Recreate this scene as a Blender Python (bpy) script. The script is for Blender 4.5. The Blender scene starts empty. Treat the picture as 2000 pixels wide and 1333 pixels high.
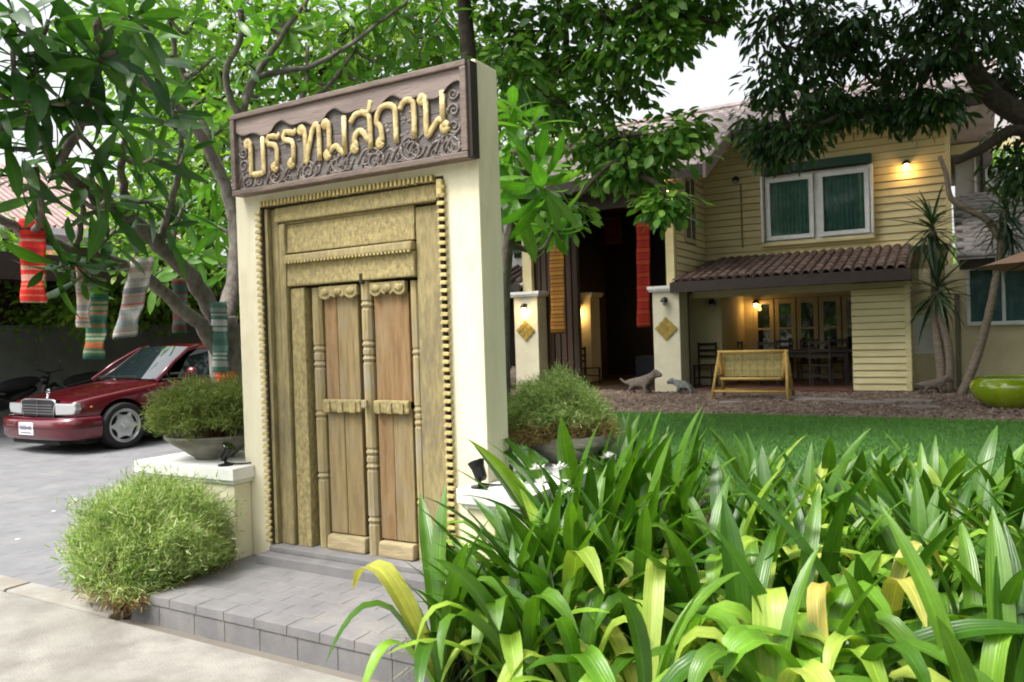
import bpy, bmesh, math, random
import numpy as np
from mathutils import Vector, Matrix
R = math.radians
rng = np.random.default_rng(7)
random.seed(7)
SC = bpy.context.scene
COL = SC.collection

# ---------------------------------------------------------------- camera, sky, sun, exposure
# world frame: x runs along the gateway and the house front, y away from the road, z up
CAM = np.array([3.700, -3.269, 1.42])
FW = np.array([-0.4924, 0.8703, -0.0110])
RT = np.array([0.8699, 0.4925, -0.0321]); 
UP = np.cross(RT, FW); UP /= np.linalg.norm(UP); RT = np.cross(FW, UP); RT /= np.linalg.norm(RT); FW /= np.linalg.norm(FW)
cam = bpy.data.cameras.new('camera'); co = bpy.data.objects.new('camera', cam); COL.objects.link(co)
co.matrix_world = Matrix(((RT[0], UP[0], -FW[0], CAM[0]), (RT[1], UP[1], -FW[1], CAM[1]), (RT[2], UP[2], -FW[2], CAM[2]), (0, 0, 0, 1)))
cam.sensor_width = 36; cam.lens = 27.0; cam.clip_start = .05; cam.clip_end = 600
cam.dof.use_dof = True; cam.dof.focus_distance = 4.4; cam.dof.aperture_fstop = 6.3
SC.camera = co
SUN_EL, SUN_AZ = R(58), R(210)          # azimuth of the sun measured from +y towards +x
w = bpy.data.worlds.new('World'); SC.world = w; w.use_nodes = True
nt = w.node_tree; bg = nt.nodes['Background']
sk = nt.nodes.new('ShaderNodeTexSky'); sk.sky_type = 'NISHITA'; sk.sun_disc = False
sk.sun_elevation = SUN_EL; sk.sun_rotation = SUN_AZ; sk.dust_density = 5; sk.air_density = 1.0; sk.ozone_density = 1
hs = nt.nodes.new('ShaderNodeHueSaturation'); hs.inputs['Saturation'].default_value = .18
nt.links.new(sk.outputs[0], hs.inputs['Color']); nt.links.new(hs.outputs[0], bg.inputs[0]); bg.inputs[1].default_value = .15
sd = bpy.data.lights.new('sun', 'SUN'); sd.energy = 1.5; sd.angle = R(16); sd.color = (1, .96, .88)
so = bpy.data.objects.new('sun', sd); COL.objects.link(so); so.location = (0, 0, 30)
sdir = Vector((math.sin(SUN_AZ) * math.cos(SUN_EL), math.cos(SUN_AZ) * math.cos(SUN_EL), math.sin(SUN_EL)))
so.rotation_euler = sdir.to_track_quat('Z', 'Y').to_euler()
SC.view_settings.view_transform = 'Standard'; SC.view_settings.look = 'None'
SC.view_settings.exposure = 1.2; SC.view_settings.gamma = 1; SC.view_settings.use_curve_mapping = False
SC.cycles.pixel_filter_type = 'BLACKMAN_HARRIS'; SC.cycles.filter_width = 1.9
SC.cycles.max_bounces = 6; SC.cycles.diffuse_bounces = 4; SC.cycles.use_denoising = True

# measuring helpers: where a sight line of the photograph (2000 x 1333) meets a real plane
def ray(x, y): return FW + RT * ((x - 1000) / 1500) + UP * ((666.5 - y) / 1500)
def meet(x, y, a, v):
    r = ray(x, y); return CAM + r * ((v - CAM[a]) / r[a])
def S(x, y, v): return meet(x, y, 0, v)
def T(x, y, v): return meet(x, y, 1, v)
def G(x, y, v=0): return meet(x, y, 2, v)
def DP(x, y, d): return CAM + ray(x, y) * d

# ---------------------------------------------------------------- materials
MATS = {}
def newmat(name):
    m = bpy.data.materials.new(name); m.use_nodes = True; MATS[name] = m
    n = m.node_tree; b = n.nodes['Principled BSDF']
    return m, n, b
def ramp(n, fac, stops, interp='LINEAR'):
    r = n.nodes.new('ShaderNodeValToRGB'); r.color_ramp.interpolation = interp
    e = r.color_ramp.elements
    while len(e) < len(stops): e.new(.5)
    for el, (p, c) in zip(e, stops): el.position = p; el.color = (*c, 1)
    n.links.new(fac, r.inputs[0]); return r.outputs[0]
def noise(n, scale, detail=4, stretch=(1, 1, 1), rough=.6, off=0):
    g = n.nodes.new('ShaderNodeNewGeometry'); mp = n.nodes.new('ShaderNodeMapping')
    mp.inputs['Scale'].default_value = stretch; mp.inputs['Location'].default_value = (off, off * .7, off * .3)
    n.links.new(g.outputs['Position'], mp.inputs[0])
    t = n.nodes.new('ShaderNodeTexNoise'); t.inputs['Scale'].default_value = scale; t.inputs['Detail'].default_value = detail
    t.inputs['Roughness'].default_value = rough
    n.links.new(mp.outputs[0], t.inputs['Vector']); return t.outputs['Fac']
def mix(n, a, b, fac, mode='MIX'):
    m = n.nodes.new('ShaderNodeMix'); m.data_type = 'RGBA'; m.blend_type = mode
    for i, v in ((6, a), (7, b)):
        if isinstance(v, tuple): m.inputs[i].default_value = (*v, 1)
        else: n.links.new(v, m.inputs[i])
    if isinstance(fac, (int, float)): m.inputs[0].default_value = fac
    else: n.links.new(fac, m.inputs[0])
    return m.outputs[2]
def rnd(n):
    o = n.nodes.new('ShaderNodeObjectInfo'); g = n.nodes.new('ShaderNodeNewGeometry')
    a = n.nodes.new('ShaderNodeMath'); a.operation = 'ADD'; f = n.nodes.new('ShaderNodeMath'); f.operation = 'FRACT'
    n.links.new(o.outputs['Random'], a.inputs[0]); n.links.new(g.outputs['Random Per Island'], a.inputs[1]); n.links.new(a.outputs[0], f.inputs[0])
    return f.outputs[0]
def bumpit(n, b, h, strength, dist=.01):
    u = n.nodes.new('ShaderNodeBump'); u.inputs['Strength'].default_value = strength; u.inputs['Distance'].default_value = dist
    n.links.new(h, u.inputs['Height']); n.links.new(u.outputs[0], b.inputs['Normal'])
def M(name, c1, c2=None, scale=6, rough=.7, bump=0, bscale=80, stretch=(1, 1, 1), metal=0, spec=.4, var=0, stain=None, sscale=1.5, lo=.35, hi=.65, coat=0, dist=.01, slo=.5, shi=.7):
    m, n, b = newmat(name)
    c2 = c2 or tuple(x * .82 for x in c1)
    col = ramp(n, noise(n, scale, 5, stretch), [(lo, c2), (hi, c1)])
    if stain:
        k = ramp(n, noise(n, sscale, 6, (1, 1, .5), .65, 3), [(slo, (0, 0, 0)), (shi, (1, 1, 1))])
        col = mix(n, col, stain, k)
    if var:
        v = ramp(n, rnd(n), [(0, (1 - var,) * 3), (1, (1 + var * .6,) * 3)])
        col = mix(n, col, v, 1.0, 'MULTIPLY')
    n.links.new(col, b.inputs['Base Color'])
    b.inputs['Roughness'].default_value = rough; b.inputs['Metallic'].default_value = metal
    b.inputs['Specular IOR Level'].default_value = spec; b.inputs['Coat Weight'].default_value = coat; b.inputs['Coat Roughness'].default_value = .05
    if bump: bumpit(n, b, noise(n, bscale, 6, stretch), bump, dist)
    return m
def leafmat(name, stops, transl=.3, rough=.38, spec=.5, veins=0, tint=(1.3, 1.5, .5)):
    m, n, b = newmat(name)
    col = ramp(n, rnd(n), stops)
    col = mix(n, col, ramp(n, noise(n, 9, 3), [(.3, (.75, .78, .7)), (.7, (1.15, 1.12, 1.1))]), 1.0, 'MULTIPLY')
    uv = n.nodes.new('ShaderNodeUVMap'); sp = n.nodes.new('ShaderNodeSeparateXYZ'); n.links.new(uv.outputs[0], sp.inputs[0])
    if veins:
        wv = n.nodes.new('ShaderNodeMath'); wv.operation = 'MULTIPLY'; wv.inputs[1].default_value = veins * 6.283
        sn = n.nodes.new('ShaderNodeMath'); sn.operation = 'SINE'
        n.links.new(sp.outputs[0], wv.inputs[0]); n.links.new(wv.outputs[0], sn.inputs[0])
        bumpit(n, b, sn.outputs[0], .22, .0015)
        col = mix(n, col, ramp(n, sn.outputs[0], [(0, (.93, .94, .92)), (1, (1.03, 1.03, 1.03))]), 1.0, 'MULTIPLY')
    rib = ramp(n, sp.outputs[0], [(.44, (0, 0, 0)), (.49, (1, 1, 1)), (.51, (1, 1, 1)), (.56, (0, 0, 0))])
    col = mix(n, col, mix(n, col, (1.5, 1.5, 1.2), .75, 'MULTIPLY'), rib)
    n.links.new(col, b.inputs['Base Color']); b.inputs['Roughness'].default_value = rough; b.inputs['Specular IOR Level'].default_value = spec
    t = n.nodes.new('ShaderNodeBsdfTranslucent'); tc = mix(n, col, tint, 1.0, 'MULTIPLY'); n.links.new(tc, t.inputs[0])
    ms = n.nodes.new('ShaderNodeMixShader'); ms.inputs[0].default_value = transl
    n.links.new(b.outputs[0], ms.inputs[1]); n.links.new(t.outputs[0], ms.inputs[2])
    n.links.new(ms.outputs[0], n.nodes['Material Output'].inputs[0])
    return m
def plain(name, c, rough=.5, metal=0, spec=.5, coat=0, emit=None, es=0):
    m, n, b = newmat(name); b.inputs['Base Color'].default_value = (*c, 1); b.inputs['Roughness'].default_value = rough
    b.inputs['Metallic'].default_value = metal; b.inputs['Specular IOR Level'].default_value = spec; b.inputs['Coat Weight'].default_value = coat
    if emit: b.inputs['Emission Color'].default_value = (*emit, 1); b.inputs['Emission Strength'].default_value = es
    return m
def glassmat(name, c, rough=.04):
    m, n, b = newmat(name); b.inputs['Base Color'].default_value = (*c, 1); b.inputs['Roughness'].default_value = rough
    b.inputs['Specular IOR Level'].default_value = .8
    t = n.nodes.new('ShaderNodeBsdfTransparent'); t.inputs[0].default_value = (.9, .95, .94, 1)
    ms = n.nodes.new('ShaderNodeMixShader'); fr = n.nodes.new('ShaderNodeFresnel'); fr.inputs[0].default_value = 1.5
    ad = n.nodes.new('ShaderNodeMath'); ad.operation = 'ADD'; ad.inputs[1].default_value = .10
    n.links.new(fr.outputs[0], ad.inputs[0]); n.links.new(ad.outputs[0], ms.inputs[0])
    n.links.new(t.outputs[0], ms.inputs[1]); n.links.new(b.outputs[0], ms.inputs[2]); n.links.new(ms.outputs[0], n.nodes['Material Output'].inputs[0])
    return m
def stripemat(name, cols, reps, rough=.85):
    """woven cloth: printed bands across the cloth, by its own length coordinate"""
    m, n, b = newmat(name)
    uv = n.nodes.new('ShaderNodeUVMap'); sp = n.nodes.new('ShaderNodeSeparateXYZ'); n.links.new(uv.outputs[0], sp.inputs[0])
    k = n.nodes.new('ShaderNodeMath'); k.operation = 'MULTIPLY'; k.inputs[1].default_value = reps
    f = n.nodes.new('ShaderNodeMath'); f.operation = 'FRACT'; n.links.new(sp.outputs[1], k.inputs[0]); n.links.new(k.outputs[0], f.inputs[0])
    pos = 0; stops = []
    tot = sum(x[0] for x in cols)
    for wd, c in cols: stops.append((pos / tot, c)); pos += wd
    c = ramp(n, f.outputs[0], stops[:32], 'CONSTANT')
    c = mix(n, c, ramp(n, noise(n, 160, 2), [(.3, (.6, .6, .6)), (.7, (1.15, 1.15, 1.15))]), 1.0, 'MULTIPLY')
    n.links.new(c, b.inputs['Base Color']); b.inputs['Roughness'].default_value = rough; b.inputs['Specular IOR Level'].default_value = .15
    return m

cream = M('cream_render', (.80, .745, .57), (.70, .635, .46), 7, .85, .25, 45, stretch=(1, 1, .16), stain=(.53, .46, .31), sscale=2.6, slo=.54, shi=.80)
white_cap = M('white_painted_cement', (.80, .80, .77), (.70, .70, .66), 8, .75, .15, 70, stain=(.42, .42, .38), sscale=6, slo=.6, shi=.8)
road_m = M('dusty_concrete', (.345, .325, .295), (.245, .23, .205), 2.6, .9, .8, 90, stain=(.20, .185, .165), sscale=3.2, slo=.46, shi=.70, dist=.008)
kerb_m = M('kerb_concrete', (.34, .32, .285), (.26, .24, .215), 5, .9, .4, 70, stain=(.27, .23, .19), sscale=5)
paver_m = M('grey_paver', (.225, .225, .235), (.18, .18, .19), 3, .85, .35, 130, var=.035, stain=(.27, .262, .255), sscale=2.5, slo=.5, shi=.8, dist=.004)
joint_m = M('sandy_joint', (.215, .212, .22), (.175, .172, .18), 30, .95)
plat_joint = M('platform_joint', (.20, .195, .195), (.165, .16, .16), 30, .95)
plat_m = M('platform_paver', (.215, .21, .215), (.165, .16, .165), 4, .88, .6, 110, var=.04, stain=(.285, .265, .245), sscale=3, slo=.5, shi=.78, dist=.005)
soil_m = M('dark_soil', (.055, .04, .028), (.03, .022, .016), 12, .95, .8, 40, dist=.03)
lawn_m = M('lawn_soil', (.06, .15, .035), (.02, .055, .012), 5, .95, .5, 60)
gravel_m = M('gravel_bed', (.20, .15, .12), (.12, .09, .072), 9, .95, .8, 60, dist=.02)
ground_m = M('far_ground', (.20, .18, .15), (.15, .13, .11), 2, .95)
oldwood = M('gilded_old_wood', (.37, .30, .14), (.225, .18, .09), 60, .75, .9, 70, stretch=(1, 1, .55), stain=(.45, .37, .16), sscale=48, slo=.46, shi=.66, dist=.012, spec=.3)
oldwood2 = M('gilded_frame_wood', (.36, .295, .14), (.23, .185, .095), 50, .75, .8, 60, stretch=(1, 1, .25), stain=(.17, .14, .09), sscale=5, slo=.52, shi=.75, dist=.01, spec=.3)
stile_m = M('worn_stile_wood', (.41, .33, .165), (.27, .21, .10), 16, .7, .6, 60, stretch=(2, 2, .18), stain=(.36, .32, .25), sscale=5, slo=.5, shi=.7, spec=.3)
panelwood = M('bare_door_panel', (.34, .255, .125), (.215, .155, .07), 16, .75, .9, 50, stretch=(2, 2, .2), stain=(.27, .225, .15), sscale=6, slo=.48, shi=.7, spec=.3)
panelred = M('reddish_door_panel', (.32, .20, .095), (.20, .12, .055), 16, .75, .9, 50, stretch=(2, 2, .2), stain=(.29, .22, .13), sscale=5, slo=.5, shi=.7, spec=.3)
railwood = M('pale_rail_wood', (.46, .37, .22), (.31, .25, .14), 18, .7, .6, 60, stretch=(.3, 2, 2), spec=.3)
darkgap = M('dark_old_timber', (.055, .042, .025), (.03, .024, .015), 10, .9)
dentil_m = M('gilded_dentil', (.58, .47, .20), (.36, .28, .11), 30, .7, .5, 60)
signwood = M('carved_sign_wood', (.165, .145, .135), (.085, .075, .07), 10, .65, .6, 60, stretch=(.35, 1, 2.2), stain=(.22, .20, .19), sscale=5, slo=.5, shi=.72)
signframe = M('sign_frame_wood', (.21, .155, .125), (.12, .088, .075), 14, .6, .4, 60, stretch=(.4, 1, 2))
signtop = M('sign_pinkish_wood', (.28, .215, .19), (.185, .14, .125), 9, .65, .4, 60, stretch=(.3, 1, 2))
carve_m = M('carved_relief_wood', (.23, .19, .175), (.11, .088, .08), 28, .6, .4, 80, stain=(.29, .25, .225), sscale=14)
gold = M('gold_paint', (.56, .43, .18), (.36, .26, .10), 30, .5, .6, 60, spec=.6, stain=(.82, .66, .32), sscale=16)
carred = plain('burgundy_car_paint', (.12, .003, .012), .25, .25, .5, 1.0)
black = plain('black_rubber', (.012, .012, .013), .75)
blackgloss = plain('black_plastic', (.01, .01, .012), .3)
chrome = plain('chrome', (.7, .7, .72), .12, 1)
alloy = plain('silver_alloy', (.55, .55, .57), .3, .8)
lampglass = plain('headlight_glass', (.50, .52, .55), .06, .5, .9, 1)
platewhite = plain('plate_white', (.75, .76, .78), .5)
ink = plain('plate_ink', (.16, .17, .22), .6)
carglass = plain('tinted_glass', (.012, .018, .018), .03, 0, .9)
winglass = glassmat('window_glass', (.01, .03, .03))
siding = M('yellow_siding', (.66, .575, .34), (.59, .505, .28), 4, .7, .1, 60, stretch=(.3, .3, 1), var=.07, stain=(.46, .38, .20), sscale=2, slo=.58, shi=.85)
sidingpale = M('pale_yellow_siding', (.70, .62, .36), (.63, .54, .29), 4, .7, .1, 60, stretch=(.3, .3, 1), var=.05)
housecream = M("cream_house_render", (.60, .53, .35), (.52, .45, .28), 3, .85, .1, 50)
whitewood = M('white_joinery', (.72, .73, .74), (.62, .63, .65), 6, .5)
doorcream = M('cream_joinery', (.50, .42, .27), (.42, .35, .21), 6, .6)
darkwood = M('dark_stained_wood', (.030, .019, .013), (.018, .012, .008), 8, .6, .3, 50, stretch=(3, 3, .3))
fascia_m = M('dark_brown_fascia', (.045, .03, .025), (.03, .02, .017), 8, .6)
verge_m = M('brown_verge_board', (.20, .15, .13), (.15, .11, .095), 8, .6)
tile_m = M('red_brown_clay_tile', (.165, .10, .085), (.10, .066, .058), 12, .8, .4, 80, var=.3, stain=(.21, .18, .155), sscale=4)
roof_m = M('weathered_pale_tile', (.66, .555, .55), (.50, .39, .385), 5, .55, .3, 60, var=.28, stain=(.62, .57, .56), sscale=2)
greyroof = M('grey_tile', (.36, .33, .32), (.27, .25, .245), 6, .8, .3, 60, var=.25)
curtain_m = M('green_curtain', (.30, .52, .46), (.20, .38, .33), 6, .85)
bamboo_m = M('golden_bamboo', (.55, .36, .10), (.42, .26, .065), 14, .5, .2, 60, var=.15)
weave_m = M('woven_bamboo_slats', (.50, .42, .18), (.36, .29, .11), 20, .6, .2, 60, var=.2)
stone_m = M('weathered_stone', (.21, .17, .14), (.12, .10, .085), 16, .9, .8, 50, dist=.02)
greystone = M('grey_stone', (.23, .24, .23), (.11, .12, .115), 16, .9, .8, 50, dist=.02)
bowl_m = M('grey_cement_bowl', (.27, .255, .215), (.17, .165, .14), 9, .85, .4, 60, stain=(.10, .10, .085), sscale=4)
potgreen = M('lime_green_glaze', (.26, .36, .012), (.20, .30, .008), 5, .15, coat=.8, stain=(.36, .42, .03), sscale=3)
bark = M('grey_bark', (.175, .15, .125), (.075, .063, .052), 14, .9, .8, 30, stretch=(1, 1, .6), stain=(.22, .20, .17), sscale=9, dist=.015)
darkbark = M('dark_bark', (.075, .058, .045), (.04, .03, .024), 14, .9, .8, 30, dist=.02)
palebark = M('pale_smooth_bark', (.27, .22, .17), (.17, .135, .10), 10, .85, .5, 40, stretch=(1, 1, 2.5))
canvas_m = M('brown_canvas', (.36, .22, .15), (.31, .185, .125), 5, .8)
greywall_m = M('dim_grey_render', (.30, .31, .30), (.23, .24, .235), 3, .9, .15, 50)
pinkroof = M('faded_pink_roof', (.50, .36, .34), (.42, .29, .28), 5, .8, .3, 60, var=.2)
redroof = M('red_tile', (.40, .11, .085), (.32, .085, .065), 6, .8, var=.2)
palehouse = M('pale_house_render', (.62, .60, .60), (.54, .52, .53), 3, .85)
bulb_m = plain('lit_bulb', (1, .8, .4), .4, emit=(1, .55, .14), es=22)
flagstone_m = M('pale_flagstone', (.27, .24, .22), (.20, .175, .16), 8, .9, .4, 50)
petal_m = plain('white_petal', (.75, .75, .70), .6)

L_lily = leafmat('lily_green', [(0, (.036, .11, .011)), (.5, (.07, .175, .017)), (1, (.135, .275, .03))], .3, .3, .5, 7)
L_lime = leafmat('lily_lime', [(0, (.15, .34, .03)), (.6, (.29, .45, .055)), (1, (.44, .52, .11))], .3, .35, .45, 7)
L_yel = leafmat('lily_yellowing', [(0, (.46, .48, .09)), (.75, (.60, .55, .15)), (1, (.55, .40, .09))], .3, .45, .4, 7, (1.2, 1.1, .5))
L_brown = leafmat('lily_withered', [(0, (.34, .17, .05)), (1, (.46, .26, .08))], .2, .7, .2, 7, (1.1, .9, .5))
L_fran = leafmat('frangipani_backlit', [(0, (.015, .055, .013)), (.5, (.027, .09, .016)), (1, (.065, .165, .022))], .34, .35, .5, 0)
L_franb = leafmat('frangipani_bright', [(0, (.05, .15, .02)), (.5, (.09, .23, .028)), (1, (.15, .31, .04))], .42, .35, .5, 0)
L_mid = leafmat('broad_leaf', [(0, (.04, .12, .022)), (.5, (.095, .225, .04)), (1, (.21, .37, .07))], .44, .4, .45, 0)
L_dark = leafmat('dark_leaf', [(0, (.016, .045, .014)), (.6, (.032, .082, .024)), (1, (.075, .155, .045))], .34, .4, .4, 0)
L_bg = leafmat('background_leaf', [(0, (.07, .17, .028)), (.5, (.16, .31, .045)), (1, (.33, .48, .09))], .5, .5, .3, 0)
L_bush = leafmat('fine_shrub_leaf', [(0, (.14, .25, .06)), (.45, (.28, .39, .12)), (.8, (.45, .53, .24)), (1, (.62, .66, .40))], .3, .5, .3, 0)
L_bush2 = leafmat('olive_shrub_leaf', [(0, (.085, .135, .03)), (.5, (.16, .22, .055)), (1, (.29, .30, .12))], .3, .5, .3, 0)
L_drac = leafmat('dracaena_leaf', [(0, (.018, .05, .022)), (1, (.055, .11, .045))], .2, .4, .4, 0)
L_grass = leafmat('grass_blade', [(0, (.06, .185, .036)), (1, (.15, .33, .07))], .3, .5, .3, 0)
L_pale = leafmat('pale_grass_tuft', [(0, (.22, .28, .14)), (1, (.42, .46, .30))], .3, .5, .3, 0)

# ---------------------------------------------------------------- builders
def loc_of(o):
    v = Vector((0, 0, 0))
    while o is not None: v += o.location; o = o.parent
    return v
def tag(o, label=None, cat=None, group=None, kind=None):
    if label: o['label'] = label
    if cat: o['category'] = cat
    if group: o['group'] = group
    if kind: o['kind'] = kind
    return o
def thing(name, label, cat, loc=(0, 0, 0), group=None):
    o = bpy.data.objects.new(name, None); COL.objects.link(o); o.location = tuple(float(c) for c in loc); o.empty_display_size = .2
    return tag(o, label, cat, group)
def link(name, me, mat, parent=None, matrix=None):
    o = bpy.data.objects.new(name, me); COL.objects.link(o)
    if parent is not None: o.parent = parent
    if matrix is not None: o.matrix_basis = matrix
    if mat is not None and not me.materials: me.materials.append(mat)
    return o
class MB:
    def __init__(s): s.v = []; s.f = []
    def add(s, vs, fs):
        k = len(s.v); s.v += [tuple(float(c) for c in p) for p in vs]; s.f += [tuple(k + i for i in f) for f in fs]; return s
    def box(s, a, b):
        x0, y0, z0 = a; x1, y1, z1 = b
        return s.add([(x0, y0, z0), (x1, y0, z0), (x1, y1, z0), (x0, y1, z0), (x0, y0, z1), (x1, y0, z1), (x1, y1, z1), (x0, y1, z1)],
                     [(0, 3, 2, 1), (4, 5, 6, 7), (0, 1, 5, 4), (1, 2, 6, 5), (2, 3, 7, 6), (3, 0, 4, 7)])
    def prism(s, poly, ax, a, b):
        """polygon in the two other axes, extruded along ax from a to b"""
        n = len(poly)
        def P(p, c): q = list(p); q.insert(ax, c); return q
        vs = [P(p, a) for p in poly] + [P(p, b) for p in poly]
        fs = [tuple(range(n))[::-1], tuple(range(n, 2 * n))] + [(i, (i + 1) % n, n + (i + 1) % n, n + i) for i in range(n)]
        return s.add(vs, fs)
    def tube(s, pts, rad, n=8, cap=True):
        pts = [np.array(p, float) for p in pts]
        if not hasattr(rad, '__len__'): rad = [rad] * len(pts)
        k = len(s.v); ref = None
        for i, p in enumerate(pts):
            d = pts[min(i + 1, len(pts) - 1)] - pts[max(i - 1, 0)]; d = d / (np.linalg.norm(d) + 1e-9)
            if ref is None: ref = np.cross(d, (0, 0, 1) if abs(d[2]) < .9 else (1, 0, 0))
            u = ref - d * (ref @ d); u /= np.linalg.norm(u) + 1e-9; ref = u; w_ = np.cross(d, u)
            for j in range(n):
                a = 2 * math.pi * j / n; s.v.append(tuple(p + rad[i] * (math.cos(a) * u + math.sin(a) * w_)))
        for i in range(len(pts) - 1):
            for j in range(n):
                a = k + i * n + j; b = k + i * n + (j + 1) % n; s.f.append((a, b, b + n, a + n))
        if cap: s.f.append(tuple(k + j for j in range(n))[::-1]); s.f.append(tuple(k + (len(pts) - 1) * n + j for j in range(n)))
        return s
    def lathe(s, prof, c=(0, 0, 0), n=24, axis=2):
        k = len(s.v)
        for r, h in prof:
            for j in range(n):
                a = 2 * math.pi * j / n; p = [r * math.cos(a), r * math.sin(a)]; p.insert(axis, h)
                s.v.append((p[0] + c[0], p[1] + c[1], p[2] + c[2]))
        for i in range(len(prof) - 1):
            for j in range(n):
                a = k + i * n + j; b = k + i * n + (j + 1) % n; s.f.append((a, b, b + n, a + n))
        return s
    def ball(s, c, r, n=10, m=7):
        c = np.array(c, float); r = np.array(r if hasattr(r, '__len__') else (r, r, r), float); k = len(s.v)
        for i in range(m + 1):
            th = math.pi * i / m
            for j in range(n):
                a = 2 * math.pi * j / n
                s.v.append(tuple(c + r * np.array((math.sin(th) * math.cos(a), math.sin(th) * math.sin(a), math.cos(th)))))
        for i in range(m):
            for j in range(n):
                a = k + i * n + j; b = k + i * n + (j + 1) % n; s.f.append((a, a + n, b + n, b))
        return s
    def mesh(s, name, off=(0, 0, 0), bevel=0, seg=2, smooth=False, jit=0):
        me = bpy.data.meshes.new(name); v = np.array(s.v) - np.array(tuple(off))
        if jit: v = v + np.random.default_rng(len(v)).normal(0, jit, v.shape)
        me.from_pydata([tuple(p) for p in v], [], s.f); bm = bmesh.new(); bm.from_mesh(me)
        bmesh.ops.remove_doubles(bm, verts=bm.verts, dist=1e-5)
        bmesh.ops.recalc_face_normals(bm, faces=bm.faces)
        if bevel:
            ed = [e for e in bm.edges if len(e.link_faces) == 2 and e.calc_face_angle(0) > .6]
            bmesh.ops.bevel(bm, geom=ed, offset=bevel, segments=seg, affect='EDGES', profile=.6)
        bm.to_mesh(me); bm.free()
        if smooth: me.polygons.foreach_set('use_smooth', [True] * len(me.polygons))
        return me
    def build(s, name, mat, parent=None, bevel=0, seg=2, smooth=False, local=False, label=None, jit=0):
        off = (0, 0, 0) if (parent is None or local) else loc_of(parent)
        o = link(name, s.mesh(name, off, bevel, seg, smooth, jit), mat, parent)
        if label: o['label'] = label
        return o
def solo(mb, name, mat, label, cat, group=None, **kw):
    return tag(mb.build(name, mat, **kw), label, cat, group)
def struct(mb, name, mat, kind='structure', **kw):
    o = mb.build(name, mat, **kw); o['kind'] = kind; return o

# fast mesh from a template copied through many 3x3 frames
def template_mesh(name, V, F, UV):
    return stamp(name, [(V, F, UV)], np.zeros(1, int), np.eye(3)[None], np.zeros((1, 3)))
def stamp(name, temps, which, Ms, Ps, smooth=True):
    vs, fs, uvs, k = [], [], [], 0
    for ti, (V, F, UV) in enumerate(temps):
        sel = np.where(which == ti)[0]
        if not len(sel): continue
        W = np.einsum('nij,vj->nvi', Ms[sel], V) + Ps[sel][:, None, :]
        vs.append(W.reshape(-1, 3)); nv = len(V)
        fs.append((F[None] + (k + np.arange(len(sel)) * nv)[:, None, None]).reshape(-1, F.shape[1])); k += nv * len(sel)
        uvs.append(np.tile(UV[F.reshape(-1)], (len(sel), 1)))
    vs = np.concatenate(vs); fs = np.concatenate(fs); uvs = np.concatenate(uvs); c = fs.shape[1]
    me = bpy.data.meshes.new(name); me.vertices.add(len(vs)); me.vertices.foreach_set('co', vs.astype(np.float32).ravel())
    me.loops.add(fs.size); me.loops.foreach_set('vertex_index', fs.astype(np.int32).ravel())
    me.polygons.add(len(fs)); me.polygons.foreach_set('loop_start', np.arange(0, fs.size, c, dtype=np.int32))
    me.polygons.foreach_set('loop_total', np.full(len(fs), c, np.int32)); me.polygons.foreach_set('use_smooth', np.full(len(fs), smooth))
    me.uv_layers.new(name='UVMap').data.foreach_set('uv', uvs.astype(np.float32).ravel())
    me.update(calc_edges=True); return me
def frames(d, nrm, scale):
    """columns: x across, y along the leaf, z its normal"""
    d = d / (np.linalg.norm(d, axis=1, keepdims=True) + 1e-9)
    nrm = nrm - d * (nrm * d).sum(1, keepdims=True); nrm /= np.linalg.norm(nrm, axis=1, keepdims=True) + 1e-9
    x = np.cross(d, nrm); s = np.asarray(scale).reshape(-1, 1)
    return np.stack([x * s, d * s, nrm * s], axis=2)
def leaf_t(width, nseg=5, droop=.2, fold=.12, peak=.55, base=.02, tip=1.0, twist=0):
    """leaf of length 1 along +y; droop bends it to -z, fold lifts the two halves"""
    V, UV = [], []
    for i in range(nseg + 1):
        t = i / nseg
        wd = width * .5 * max(base, (math.sin(math.pi * min(t ** (math.log(.5) / math.log(peak)), 1)) ** .75) * tip) if 0 < t < 1 else width * .5 * (base if t == 0 else .04)
        y = t * (1 - .12 * droop * t); z = -droop * t * t
        for x, u in ((-1, 0), (0, .5), (1, 1)):
            a = twist * t
            V.append((x * wd * math.cos(a), y, z + abs(x) * wd * fold * 2 + x * wd * math.sin(a))); UV.append((u, t))
    F = []
    for i in range(nseg):
        for j in range(2): a = i * 3 + j; F.append((a, a + 1, a + 4, a + 3))
    return np.array(V), np.array(F), np.array(UV)
def mat4(m3, p):
    m = np.eye(4); m[:3, :3] = m3; m[:3, 3] = p; return Matrix(m.tolist())
def leaf_parts(root, temps, which, Ms, Ps, mat, name='leaf', limit=300, rest='foliage', stuff_name=None):
    """the leaves that show largest become parts of the thing, the others one joined part"""
    off = np.array(loc_of(root)); rel = Ps - CAM; dep = rel @ FW
    px = 1000 + 1500 * (rel @ RT) / np.maximum(dep, .1); py = 666.5 - 1500 * (rel @ UP) / np.maximum(dep, .1)
    inview = (dep > .3) & (px > -40) & (px < 2040) & (py > -40) & (py < 1370)
    size = np.linalg.norm(Ms[:, :, 1], axis=1) / np.maximum(dep, .1) * inview
    order = np.argsort(-size); ind = order[:limit]; ind = ind[inview[ind]]; oth = np.setdiff1d(np.arange(len(Ps)), ind)
    mes = [template_mesh(name, *t) for t in temps]
    for me in mes: me.materials.append(mat)
    for i in ind: link(name, mes[which[i]], None, root, mat4(Ms[i], Ps[i] - off))
    if len(oth):
        o = link(stuff_name or rest, stamp(rest, temps, which[oth], Ms[oth], Ps[oth] - off), mat, root); o['kind'] = 'stuff'
def rvec(n):
    v = rng.normal(size=(n, 3)); return v / np.linalg.norm(v, axis=1, keepdims=True)
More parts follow.
